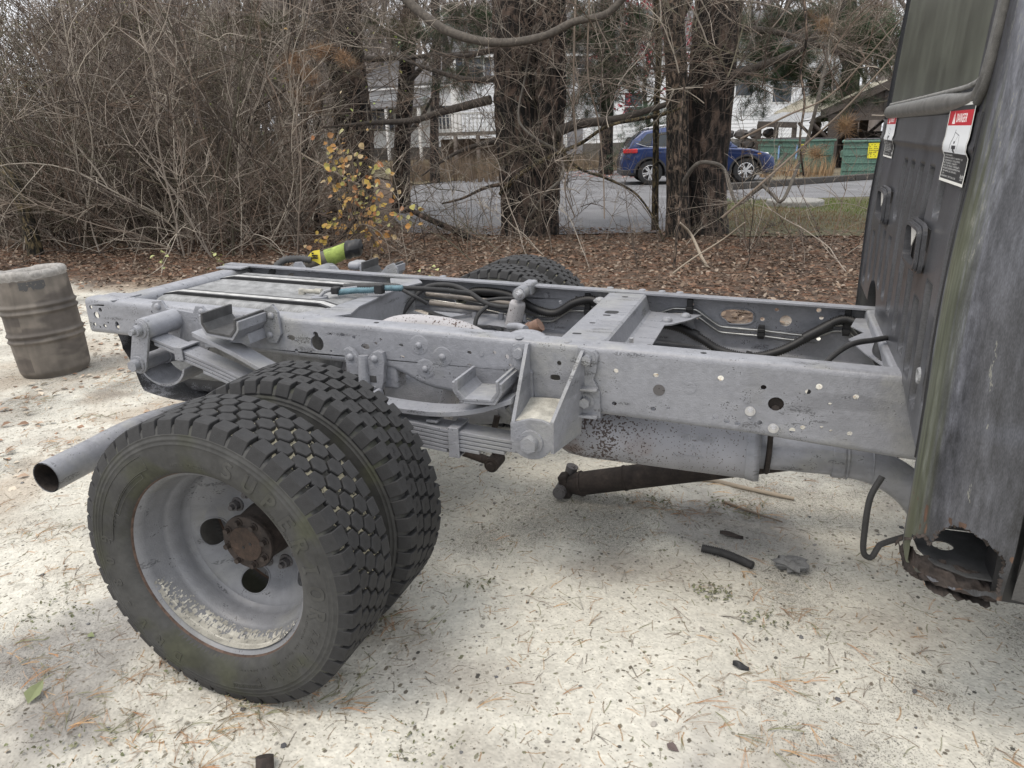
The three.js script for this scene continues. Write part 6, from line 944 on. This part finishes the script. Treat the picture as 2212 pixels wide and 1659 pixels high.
// ---- blue car
{
  const f = V(.228, 0, -19.30), r = V(-2.237, 0, -18.57), d = f.clone().sub(r), yaw = -Math.atan2(d.z, d.x); const car = thing('parked_car', 'dark blue compact crossover parked beyond the stout pine', 'car', [(f.x + r.x) / 2 + .04, .01, (f.z + r.z) / 2], yaw); car.scale.set(.95, .90, .95);
  // local: x forward, near side wheels at z = 0, body to z = -1.8
  const blue = new THREE.MeshPhysicalMaterial({ roughness: .35, metalness: .35, clearcoat: 1, clearcoatRoughness: .08 }); blue.color.setRGB(.006, .024, .105);
  const W = 1.80, zc = -W / 2 + .06, wb = d.length() / 2 / .95, R = .355;
  const arch = (cx) => { const a = []; for (let k = 0; k <= 12; k++) { const t = Math.PI - k / 12 * Math.PI; a.push([cx + .43 * Math.cos(t), .36 + .43 * Math.sin(t) * .98]); } return a; };
  const low = [[-2.16, .42], [-2.18, .60], [-2.12, .86], [-2.05, 1.05], [-1.5, 1.10], [0, 1.06], [.95, 1.02], [1.45, .98], [1.95, .84], [2.14, .72], [2.20, .50], [2.16, .30], [1.9, .26], ...arch(wb).reverse().map(([x, y]) => [x, y]), [.6, .24], [-.6, .24], ...arch(-wb).reverse(), [-1.9, .30]];
  const tumble = g => { const p = g.attributes.position; for (let i = 0; i < p.count; i++) { const y = p.getY(i), x = p.getX(i), z = p.getZ(i); let k = 1 - .03 * Math.max(0, .6 - y) - (y > 1.0 ? .34 * (y - 1.0) : 0) - .10 * sstep(1.5, 2.2, Math.abs(x)); p.setZ(i, zc + (z - zc) * k); } g.computeVertexNormals(); return soft(g, 45); };
  P('body', tumble(extr(low, W, { bevel: .05 }).translate(0, 0, zc - W / 2)), blue, car);
  const roof = [[-2.0, 1.03], [-1.86, 1.30], [-1.55, 1.56], [-.9, 1.66], [-.2, 1.66], [.35, 1.55], [1.12, 1.02]];
  P('cabin', tumble(extr(roof, W - .10, { bevel: .04 }).translate(0, 0, zc - W / 2 + .05)), blue, car);
  const glass = mat([.03, .035, .04], .08, { metalness: .2 }), gz = (y) => { const k = 1 - .34 * (y - 1.0); return zc + (W / 2 - .05) * k + .008; };
  const pane = pts => { const g = extr(pts, .006); const p = g.attributes.position; for (let i = 0; i < p.count; i++) p.setZ(i, gz(p.getY(i)) + p.getZ(i)); g.computeVertexNormals(); return g; };
  P('side_window', pane([[-.62, 1.10], [-.60, 1.52], [-.15, 1.55], [.28, 1.45], [.78, 1.10]]), glass, car); P('side_window', pane([[-1.30, 1.12], [-1.20, 1.50], [-.68, 1.53], [-.70, 1.10]]), glass, car); P('side_window', pane([[-1.72, 1.20], [-1.45, 1.48], [-1.28, 1.50], [-1.36, 1.14]]), glass, car);
  P('windscreen', [slabs([V(.42, 1.53, zc + .58), V(1.10, 1.04, zc + .74), V(1.10, 1.04, zc - .74), V(.42, 1.53, zc - .58)], V(.03, .035, 0))], glass, car); P('rear_window', [slabs([V(-1.83, 1.36, zc + .62), V(-1.60, 1.53, zc + .56), V(-1.60, 1.53, zc - .56), V(-1.83, 1.36, zc - .62)].reverse(), V(-.05, .035, 0)), slabs([V(-1.97, 1.12, zc + .66), V(-1.83, 1.36, zc + .62), V(-1.83, 1.36, zc - .62), V(-1.97, 1.12, zc - .66)].reverse(), V(-.05, .02, 0))], glass, car);
  P('chrome_trim', [tube([V(.8, 1.09, gz(1.09) + .01), V(-.7, 1.08, gz(1.08) + .01), V(-1.4, 1.11, gz(1.11) + .01), V(-1.76, 1.21, gz(1.21) + .01)], .011, { sides: 6 })], M.zinc, car);
  P('tail_light', [box(-2.13, -1.72, .93, 1.06, zc + W / 2 - .20, zc + W / 2 + .005 - .03, .03)], mat([.45, .02, .025], .2), car); P('headlight', [box(1.70, 1.99, .74, .86, zc + W / 2 - .30, zc + W / 2 - .075, .04)], mat([.55, .57, .6], .12, { metalness: .4 }), car); P('indicator', [box(1.66, 1.76, .80, .85, zc + W / 2 - .12, zc + W / 2 - .028, .02)], mat([.6, .25, .04], .3), car);
  P('lower_cladding', [box(-.93, .93, .22, .34, zc + W / 2 - .06, zc + W / 2 + .012, .02), box(1.72, 2.17, .24, .40, zc - W / 2 + .12, zc + W / 2 - .08, .04), box(-2.17, -1.76, .28, .46, zc - W / 2 + .1, zc + W / 2 - .06, .04), ...[wb, -wb].map(c => soft(extr((() => { const a = [], b = []; for (let k = 0; k <= 16; k++) { const t = Math.PI - k / 16 * Math.PI; a.push([c + .475 * Math.cos(t), .35 + .47 * Math.sin(t)]); b.unshift([c + .42 * Math.cos(t), .35 + .415 * Math.sin(t)]); } return [...a, ...b]; })(), .06).translate(0, 0, zc + W / 2 - .045), 40))], mat([.03, .03, .032], .7), car);
  P('mirror', box(.66, .88, 1.05, 1.20, zc + W / 2 + .0, zc + W / 2 + .16, .05), blue, car); P('underside', box(-1.9, 1.9, .24, .8, zc - W / 2 + .15, zc + W / 2 - .25), M.black, car); P('door_seam', [...[-.66, .62, -1.2].map(x => box(x - .005, x + .005, .36, 1.06, zc + W / 2 - .02, zc + W / 2 + .004))], M.black, car); P('door_handle', [-.5, -1.1].map(x => box(x - .10, x + .06, .93, .955, zc + W / 2 - .01, zc + W / 2 + .025, .01)), blue, car); P('roof_rail', [1, -1].map(s => tube([V(-1.4, 1.63, zc + s * .66), V(-.8, 1.72, zc + s * .66), V(-.1, 1.71, zc + s * .66), V(.15, 1.63, zc + s * .66)], .018, { sides: 6 })), M.zinc, car);
  for (const [x, z, s] of [[wb, 0, 1], [-wb, 0, 1], [wb, zc * 2, -1], [-wb, zc * 2, -1]]) { const w = part('wheel', car); P('tyre', lathe([[.23, -.11], [.33, -.115], [.352, -.09], [R, -.03], [R, .03], [.352, .09], [.33, .115], [.23, .11]], ZP, V(x, R, z - s * .06), 36), mat([.02, .02, .02], .85), w); P('rim', [lathe([[.235, s * .10], [.225, s * .105], [.215, s * .07], [.20, s * .0], [.0001, s * .0]], ZP, V(x, R, z - s * .06), 30)], mat([.06, .06, .065], .5), w); P('spokes', [...[...Array(10).keys()].map(k => { const t = k / 10 * 6.283 + (k % 2 ? .12 : -.12); return box(.03, .215, -.022, .022, -.012, .012, .006).rotateZ(t).translate(x, R, z + s * .035); }), lathe([[.225, s * .0], [.235, s * .012], [.215, s * .015]], ZP, V(x, R, z + s * .035), 30), cyl(V(x, R, z), V(x, R, z + s * .05), .05, .04, 14)], mat([.62, .62, .63], .25, { metalness: .8 }), w); }
}
// ---- green dumpsters
{
  const green = mat([.16, .30, .235], .6, { map: T_.noise });
  const note = (m, w, h, p, yaw, parent, name, lab) => { const g = new THREE.BoxGeometry(w, h, .01); g.rotateY(yaw); g.translate(p.x, p.y, p.z); P(name, g, m, parent, lab); };
  const yellow = (() => { const c = document.createElement('canvas'); c.width = 96; c.height = 96; const g = c.getContext('2d'); g.fillStyle = '#d9cf2e'; g.fillRect(0, 0, 96, 96); g.fillStyle = '#7d7420'; for (let k = 0; k < 7; k++) for (let i = 0; i < 9; i++) if (hash2(i, k) > .3) g.fillRect(8 + i * 9, 8 + k * 12, 7, 6); const t = new THREE.CanvasTexture(c); t.colorSpace = THREE.SRGBColorSpace; return t; })();
  const my = new THREE.MeshStandardMaterial({ map: yellow, roughness: .7 });
  function dumpster(label, a, b, depth, h, notes) {      // a, b: ends of the front at the ground
    const d = b.clone().sub(a), L = d.length(), yaw = -Math.atan2(d.z, d.x); const o = thing('dumpster', label, 'dumpster', [a.x, .02, a.z], yaw, 'green dumpsters by the shelter');
    P('tub', [box(0, L, .06, h, -depth, 0, .02)], green, o); P('rim', [box(-.04, L + .04, h - .06, h, -depth - .04, .05, .015)], green, o);
    for (let k = 1; k < 5; k++) P('rib', box(.03, L - .03, h * k / 5 - .012, h * k / 5 + .012, .0, .022, .006), green, o); P('lid', [box(.03, L - .03, h, h + .03, -depth, -.05, .01)], mat([.03, .03, .032], .6), o);
    P('fork_pocket', [box(-.06, 0, h * .55, h * .72, -depth * .9, -.1, .01), box(L, L + .06, h * .55, h * .72, -depth * .9, -.1, .01)], green, o);
    for (const [t, y, w, hh, m, lb] of notes) { const g = new THREE.BoxGeometry(w, hh, .008).translate(t * L, y, .028); const q = sh(new THREE.Mesh(g, m)); q.name = 'notice'; if (lb) q.userData.label = lb; o.add(q); }
  }
  const bl = mat([.22, .38, .62], .6);
  dumpster('green dumpster with blue strips and a yellow notice behind the car bonnet', A0(1634, 370), A0(1742, 380), 0.8, 1.02, [[.46, .62, .10, .42, bl, 'blue strip notice'], [.80, .66, .09, .42, bl, 'blue strip notice'], [.90, .70, .20, .38, my, 'yellow notice']]);
  dumpster('green dumpster with one square yellow notice beside the cab', A0(1814, 386), A0(1814, 386).add(V(2.3, 0, .2)), 1.2, 1.0, [[.36, .72, .40, .40, my, 'square yellow notice']]);
  const hid = (u, v, lab) => { const p = un(u, v, 'z', -16.5); p.y = 0; dumpster(lab, p, V(p.x + 2.0, 0, p.z + .3), 1.3, 1.5, []); };
  hid(395, 420, 'green dumpster glimpsed through the thick brush'); hid(230, 420, 'second green dumpster hidden deep in the brush');
}
// ---- open timber shelter with gable roof
{
  const s = thing('timber_shelter', 'open timber shelter with pale metal gable roof behind the dumpsters', 'shelter'); const z0 = -26;
  const wood = mat([.12, .10, .088], .95, { map: T_.noise }), dark = mat([.06, .052, .048], .95, { map: T_.noise }), cream = mat([.62, .58, .47], .6, { map: T_.noise });
  const el = un(1776, 242, 'z', z0), ap = un(1920, 176, 'z', z0), hw = ap.x - el.x, er = V(ap.x + hw, el.y, z0), back = z0 - 7.5, rb = un(1748, 209, 'z', z0 - 7), eb = un(1672, 247, 'z', z0 - 6.5);
  const ps = (a, b, c, d, n = V(0, .05, 0)) => slabs([a, b, c, d], n);
  P('roof', [ps(el, ap, rb, eb), ps(ap, er, V(er.x, er.y, back), rb)], cream, s);
  for (let k = 0; k <= 16; k++) { const t = .02 + k * .06, up2 = V(0, .05, 0), p0 = el.clone().lerp(eb, t).add(up2), p1 = ap.clone().lerp(rb, t).add(up2), p2 = ap.clone().lerp(rb, t + .008).add(up2), p3 = el.clone().lerp(eb, t + .008).add(up2); P('roof_seam', ps(p0, p1, p2, p3, V(0, .03, 0)), cream, s); }
  P('bargeboard', [ps(V(el.x - .05, el.y - .22, z0 + .05), V(ap.x, ap.y - .22, z0 + .05), V(ap.x, ap.y + .05, z0 + .05), V(el.x - .05, el.y + .05, z0 + .05), V(0, 0, -.06)), ps(V(ap.x, ap.y - .22, z0 + .05), V(er.x, er.y - .22, z0 + .05), V(er.x, er.y + .05, z0 + .05), V(ap.x, ap.y + .05, z0 + .05), V(0, 0, -.06))], wood, s);
  P('gable', [ps(V(el.x + .1, el.y - .1, z0 - .1), V(er.x - .1, er.y - .1, z0 - .1), V(ap.x + .1, ap.y - .15, z0 - .1), V(ap.x - .1, ap.y - .15, z0 - .1), V(0, 0, -.05))], wood, s);
  for (const x of [ap.x - .9, ap.x, ap.x + .9]) P('gable_post', box(x - .06, x + .06, el.y, el.y + .5 + (1 - Math.abs(x - ap.x)) * .3, z0 - .1, z0 - .02), dark, s);
  P('beam', [box(el.x, er.x, el.y - .30, el.y - .08, z0 - .16, z0), box(el.x, el.x + .2, el.y - .3, el.y - .1, back, z0), box(er.x - .2, er.x, el.y - .3, el.y - .1, back, z0)], wood, s);
  for (const [x, z] of [[un(1798, 300, 'z', z0).x, z0 - .1], [er.x - .3, z0 - .1], [el.x + .1, back + .2], [er.x - .3, back + .2], [ap.x, back + .2]]) { P('post', box(x - .17, x + .17, 0, el.y - .2, z - .17, z + .17, .02), wood, s); P('brace', [-1, 1].map(k => cyl(V(x + k * .75, el.y - .28, z), V(x, el.y - 1.0, z), .07, .07, 6)), wood, s); }
  P('back_wall', [box(el.x, er.x, 0, 1.15, back - .1, back), box(er.x - .1, er.x, 0, 1.15, back, z0 - .3)], dark, s);
  // lean-to with corrugated sheets at its left
  const a = un(1637, 262, 'z', z0 - .5), b = un(1722, 264, 'z', z0 + 1.2), c = un(1768, 244, 'z', z0 - .2), d2 = un(1690, 243, 'z', z0 - 2.5);
  P('lean_to_roof', grid(90, 6, (u, v) => { const p = a.clone().lerp(b, u), q = d2.clone().lerp(c, u), r = p.lerp(q, v); r.y += .02 * Math.sin(u * 180); return r; }), mat([.42, .43, .44], .5, { map: T_.noise }), s); P('lean_to_fascia', [ps(a.clone().add(V(0, -.18, 0)), b.clone().add(V(0, -.18, 0)), b, a, V(0, 0, -.06))], wood, s);
  for (const t of [.05, .5, .95]) { const p = a.clone().lerp(b, t); P('post', box(p.x - .08, p.x + .08, 0, p.y - .1, p.z - .2, p.z - .05), wood, s); }
  // wall of stones beside it
  const w = thing('stone_wall', 'low dark dry stone wall beyond the blue car', 'wall'); const wl = un(1555, 320, 'z', -27), wr = un(1665, 320, 'z', -27); const gm = [0, 1, 2].map(k => { const g = new THREE.DodecahedronGeometry(.5, 0); const p = g.attributes.position; for (let i = 0; i < p.count; i++) { const j = 1 + .25 * (hash2(Math.round(p.getX(i) * 40) + k * 7, Math.round(p.getY(i) * 40 + p.getZ(i) * 13)) - .5); p.setXYZ(i, p.getX(i) * j, p.getY(i) * j, p.getZ(i) * j); } g.computeVertexNormals(); return clean(mUV(g)); }), sm = [[.13, .12, .115], [.18, .17, .155], [.09, .085, .085]].map(c3 => mat(c3, .95, { map: T_.noise }));
  for (let r = 0; r < 4; r++) for (let x = wl.x; x < wr.x; x += .48) { const o = raw('stone', pick(gm), pick(sm), w); o.position.set(x + (r % 2) * .24, .22 + r * .33, -27 + rr(-.06, .06)); o.scale.set(rr(.5, .64), rr(.36, .44), .5); o.rotation.set(rr(-.2, .2), rr(0, 6), rr(-.2, .2)); }
}
// ---- white clapboard house and its neighbour
{
  const white = mat([.80, .81, .82], .7), roofM = mat([.20, .195, .20], .95, { map: T_.noise }), glass = mat([.05, .06, .075], .1), trim = mat([.78, .78, .77], .6), shut = mat([.10, .12, .16], .6);
  function house(label, a, b, y0, y1, depth, roofH, wins, extra) {    // front wall from a to b
    const d = V(b.x - a.x, 0, b.z - a.z), L = d.length(), yaw = -Math.atan2(d.z, d.x); const h = thing('clapboard_house', label, 'house', [a.x, 0, a.z], yaw);
    P('wall', [box(0, L, -.5, y1, -depth, 0)], white, h); P('foundation', box(-.02, L + .02, -.6, y0, -depth - .02, .02), mat([.22, .20, .18], .9, { map: T_.noise }), h);
    const rows = Math.floor((y1 - y0) / .19); const bg = (() => { const g = box(0, L, 0, .185, 0, .012); const p = g.attributes.position; for (let i = 0; i < p.count; i++) if (p.getY(i) < .1) p.setZ(i, p.getZ(i) * 2.6); g.computeVertexNormals(); return clean(mUV(g)); })();
    for (let k = 0; k < rows; k++) { const o = raw('clapboard', bg, white, h); o.position.set(0, y0 + k * .19, .002); }
    const rs = (z0, z1, ya, yb2) => slabs([V(-.4, ya, z0), V(L + .4, ya, z0), V(L + .4, yb2, z1), V(-.4, yb2, z1)], V(0, .12, 0)); P('roof', [rs(.5, -depth / 2, y1 - .1, y1 + roofH), rs(-depth - .5, -depth / 2, y1 - .1, y1 + roofH)], roofM, h); P('eave', box(-.4, L + .4, y1 - .22, y1 - .02, .02, .48), trim, h);
    for (const [x, y, w, hh, sht] of wins) { const q = part('window', h); P('frame', [box(x - w / 2 - .07, x + w / 2 + .07, y - hh / 2 - .07, y + hh / 2 + .07, .03, .06)], trim, q); P('pane', [box(x - w / 2, x + w / 2, y - hh / 2, y - .02, .06, .068), box(x - w / 2, x + w / 2, y + .02, y + hh / 2, .06, .068)], glass, q); if (sht) P('shutter', [box(x - w / 2 - .40, x - w / 2 - .09, y - hh / 2, y + hh / 2, .03, .07), box(x + w / 2 + .09, x + w / 2 + .40, y - hh / 2, y + hh / 2, .03, .07)], shut, q); }
    if (extra) extra(h, L);
    return h;
  }
  const a = un(1000, 320, 'z', -33), b = un(1800, 318, 'z', -42); const yT = un(1040, 112, 'z', -33).y;
  const fx = u => { const t0 = a, t1 = b; let best = 0, bd = 1e9; for (let k = 0; k <= 200; k++) { const t = k / 200, x = lerp(a.x, b.x, t), z = lerp(a.z, b.z, t), q = V(x, 1.4, z).project(camera); const dd = Math.abs((q.x + 1) * 1106 - u); if (dd < bd) { bd = dd; best = t; } } return best * Math.hypot(b.x - a.x, b.z - a.z); };
  house('long white clapboard house behind the drive', a, b, .9, yT, 8, 2.2, [[fx(1027), 4.6, .9, 1.4, true], [fx(1110), 4.6, .9, 1.4, true], [fx(1260), 4.4, .9, 1.3, false], [fx(1365), 2.6, .9, 1.3, false], [fx(1684), 3.6, 1.0, 1.9, false], [fx(1600), 3.7, .9, 1.4, false]], (h, L) => { P('basement_door', box(fx(1238) - .45, fx(1238) + .45, .4, 1.75, .03, .09), mat([.22, .22, .235], .7), h); P('downspout', cyl(V(fx(1222), .6, .08), V(fx(1222), yT - .2, .08), .05, .05, 8), trim, h); });
  const c = un(640, 300, 'z', -46), e = un(985, 305, 'z', -44); house('pale neighbouring house with porch seen through bare trees', c, e, .8, un(800, 190, 'z', -45).y, 7, 2, [[3, 2.6, .9, 1.4, true], [8, 2.6, .9, 1.4, true], [13, 2.6, .9, 1.4, true]], (h, L) => { P('porch_roof', slabs([V(2, 3.2, 2.4), V(L - 1, 3.2, 2.4), V(L - 1, 3.7, .03), V(2, 3.7, .03)], V(0, .1, 0)), roofM, h); for (const x of [2.2, 6, 10, L - 1.2]) P('porch_post', box(x - .08, x + .08, -.2, 3.2, 2.2, 2.36), trim, h); });
  // deck with dark lattice left of the long house
  const p = un(930, 320, 'z', -30), dk = thing('timber_deck', 'weathered timber deck with dark underside left of the white house', 'deck', [p.x, 0, p.z]); P('floor', box(0, 4.6, 1.45, 1.6, -2, 0), mat([.26, .23, .20], .9, { map: T_.noise }), dk); for (let k = 0; k < 5; k++) P('post', box(k * 1.1 + .05, k * 1.1 + .2, -.2, 1.45, -.2, -.05), mat([.2, .17, .15], .9), dk); P('skirt', box(.1, 4.5, -.2, 1.3, -1.0, -.95), mat([.17, .12, .09], .9, { map: T_.noise }), dk); for (let k = 0; k < 24; k++) P('baluster', box(k * .19 + .04, k * .19 + .08, 1.6, 2.35, -.08, -.04), mat([.5, .5, .48], .8), dk); P('handrail', box(0, 4.6, 2.35, 2.42, -.1, -.02), mat([.5, .5, .48], .8), dk);
  // wheelie bin-sized heat pump near the wall and evergreen bush
  const ev = un(1400, 300, 'z', -24); const bush = thing('evergreen_bush', 'dark evergreen bush behind the blue car', 'bush', [ev.x, 0, ev.z]); P('stem', cyl(V(0, -.1, 0), V(0, 1.2, 0), .06, .03, 8), M.bark, bush); { const L = [], C = []; for (let k = 0; k < 900; k++) { const t = rnd() * 6.28, y = rr(.1, 2.2), r = (1.3 - .35 * y) * Math.sqrt(rnd()) * (1 + .3 * Math.sin(t * 3)); L.push(TRS(r * Math.cos(t), y, r * Math.sin(t), rr(-1, 1), rnd() * 6.28, 0, rr(1.0, 1.8))); const s = rr(.6, 1.4); C.push(new THREE.Color().setRGB(.035 * s, .06 * s, .032 * s)); } inst('crown', tuftG, needleM, L, bush, i => C[i]); }
  // small red maple
  const rp = un(1395, 300, 'z', -27), mp = thing('red_maple', 'small maple with deep red leaves before the white house', 'tree', [rp.x, 0, rp.z]); P('trunk', tube([V(0, -.1, 0), V(.1, 1.5, 0), V(-.1, 3, .1), V(.2, 5, 0)], t => .12 - .08 * t, { sides: 8 }), M.bark, mp); for (let k = 0; k < 9; k++) P('limb', tube([V(0, 1.5 + k * .3, 0), V(rr(-1, 1), 2.4 + k * .3, rr(-.6, .6)), V(rr(-2, 2), 2.9 + k * .3, rr(-1, 1))], t => .04 - .03 * t, { sides: 5 }), M.bark, mp); { const L = [], C = []; for (let k = 0; k < 2600; k++) { const t = rnd() * 6.28, ph = Math.acos(rr(-1, 1)), r = 2.2 * Math.cbrt(rnd()); const x = r * Math.sin(ph) * Math.cos(t), y = r * Math.cos(ph), z = r * Math.sin(ph) * Math.sin(t); if (fbm(x * 1.2 + 9, y * 1.2 + z, 3) < .47) continue; L.push(TRS(x, 3.9 + y, z, rr(-1, 1), rnd() * 6.28, rr(-1, 1), rr(.09, .16))); const s = rr(.7, 1.3); C.push(new THREE.Color().setRGB(...pick([[.30, .045, .055], [.36, .07, .08], [.24, .035, .045]]).map(q => q * s))); } inst('crown', leafG, mat([1, 1, 1], .8, { side: THREE.DoubleSide }), L, mp, i => C[i]); }
  // dead weeds and dry hedge along the far verge
  const L = [], C = []; for (let k = 0; k < 2200; k++) { const u = rr(1150, 1660), q = un(u, rr(318, 330), 'z', rr(-32, -27)); L.push(TRS(q.x, .0, q.z, rr(-.2, .2), rnd() * 6.28, rr(-.25, .25), rr(3, 8), rr(5, 16), 5)); const s = rr(.6, 1.4); C.push(new THREE.Color().setRGB(.19 * s, .145 * s, .10 * s)); }
  for (let k = 0; k < 1500; k++) { const u = rr(840, 1090), z = rr(-28, -20), q = un(u, 325, 'z', z); L.push(TRS(q.x, 0, z, rr(-.2, .2), rnd() * 6.28, rr(-.25, .25), rr(3, 9), rr(4, 18), 5)); const s = rr(.6, 1.4); C.push(new THREE.Color().setRGB(.17 * s, .125 * s, .085 * s)); }
  for (let k = 0; k < 500; k++) { const q = A0(rr(1640, 1800), rr(372, 386)); L.push(TRS(q.x, 0, q.z - .3, rr(-.2, .2), rnd() * 6.28, rr(-.25, .25), rr(3, 7), rr(5, 14), 4)); const s = rr(.7, 1.3); C.push(new THREE.Color().setRGB(.36 * s, .25 * s, .15 * s)); }
  const bg = new THREE.BufferGeometry(); bg.setAttribute('position', new THREE.Float32BufferAttribute([-.003, 0, 0, .003, 0, 0, .004, .05, .012, -.003, 0, 0.002, -.009, .042, -.01, .002, 0, 0], 3)); bg.computeVertexNormals();
  const o = inst('dry_weeds', bg, mat([1, 1, 1], .9, { side: THREE.DoubleSide }), L, scene, i => C[i]); o.userData.label = 'dry brown weeds along the far verge'; o.userData.category = 'weeds';
  structure('far_verge', (() => { const g = new THREE.ShapeGeometry(new THREE.Shape([[-40, 44], [-14, 24], [-9.5, 19], [-8.6, 23], [-6, 27.5], [-2.5, 25.5], [3, 30], [3, 60], [-60, 60]].map(q => new THREE.Vector2(...q)))); g.rotateX(-Math.PI / 2); g.translate(0, .03, 0); return mUV(g); })(), mat([.22, .18, .10], .95, { map: tx(T_.noise, 2.5) }));
}
renderer.render(scene, camera);
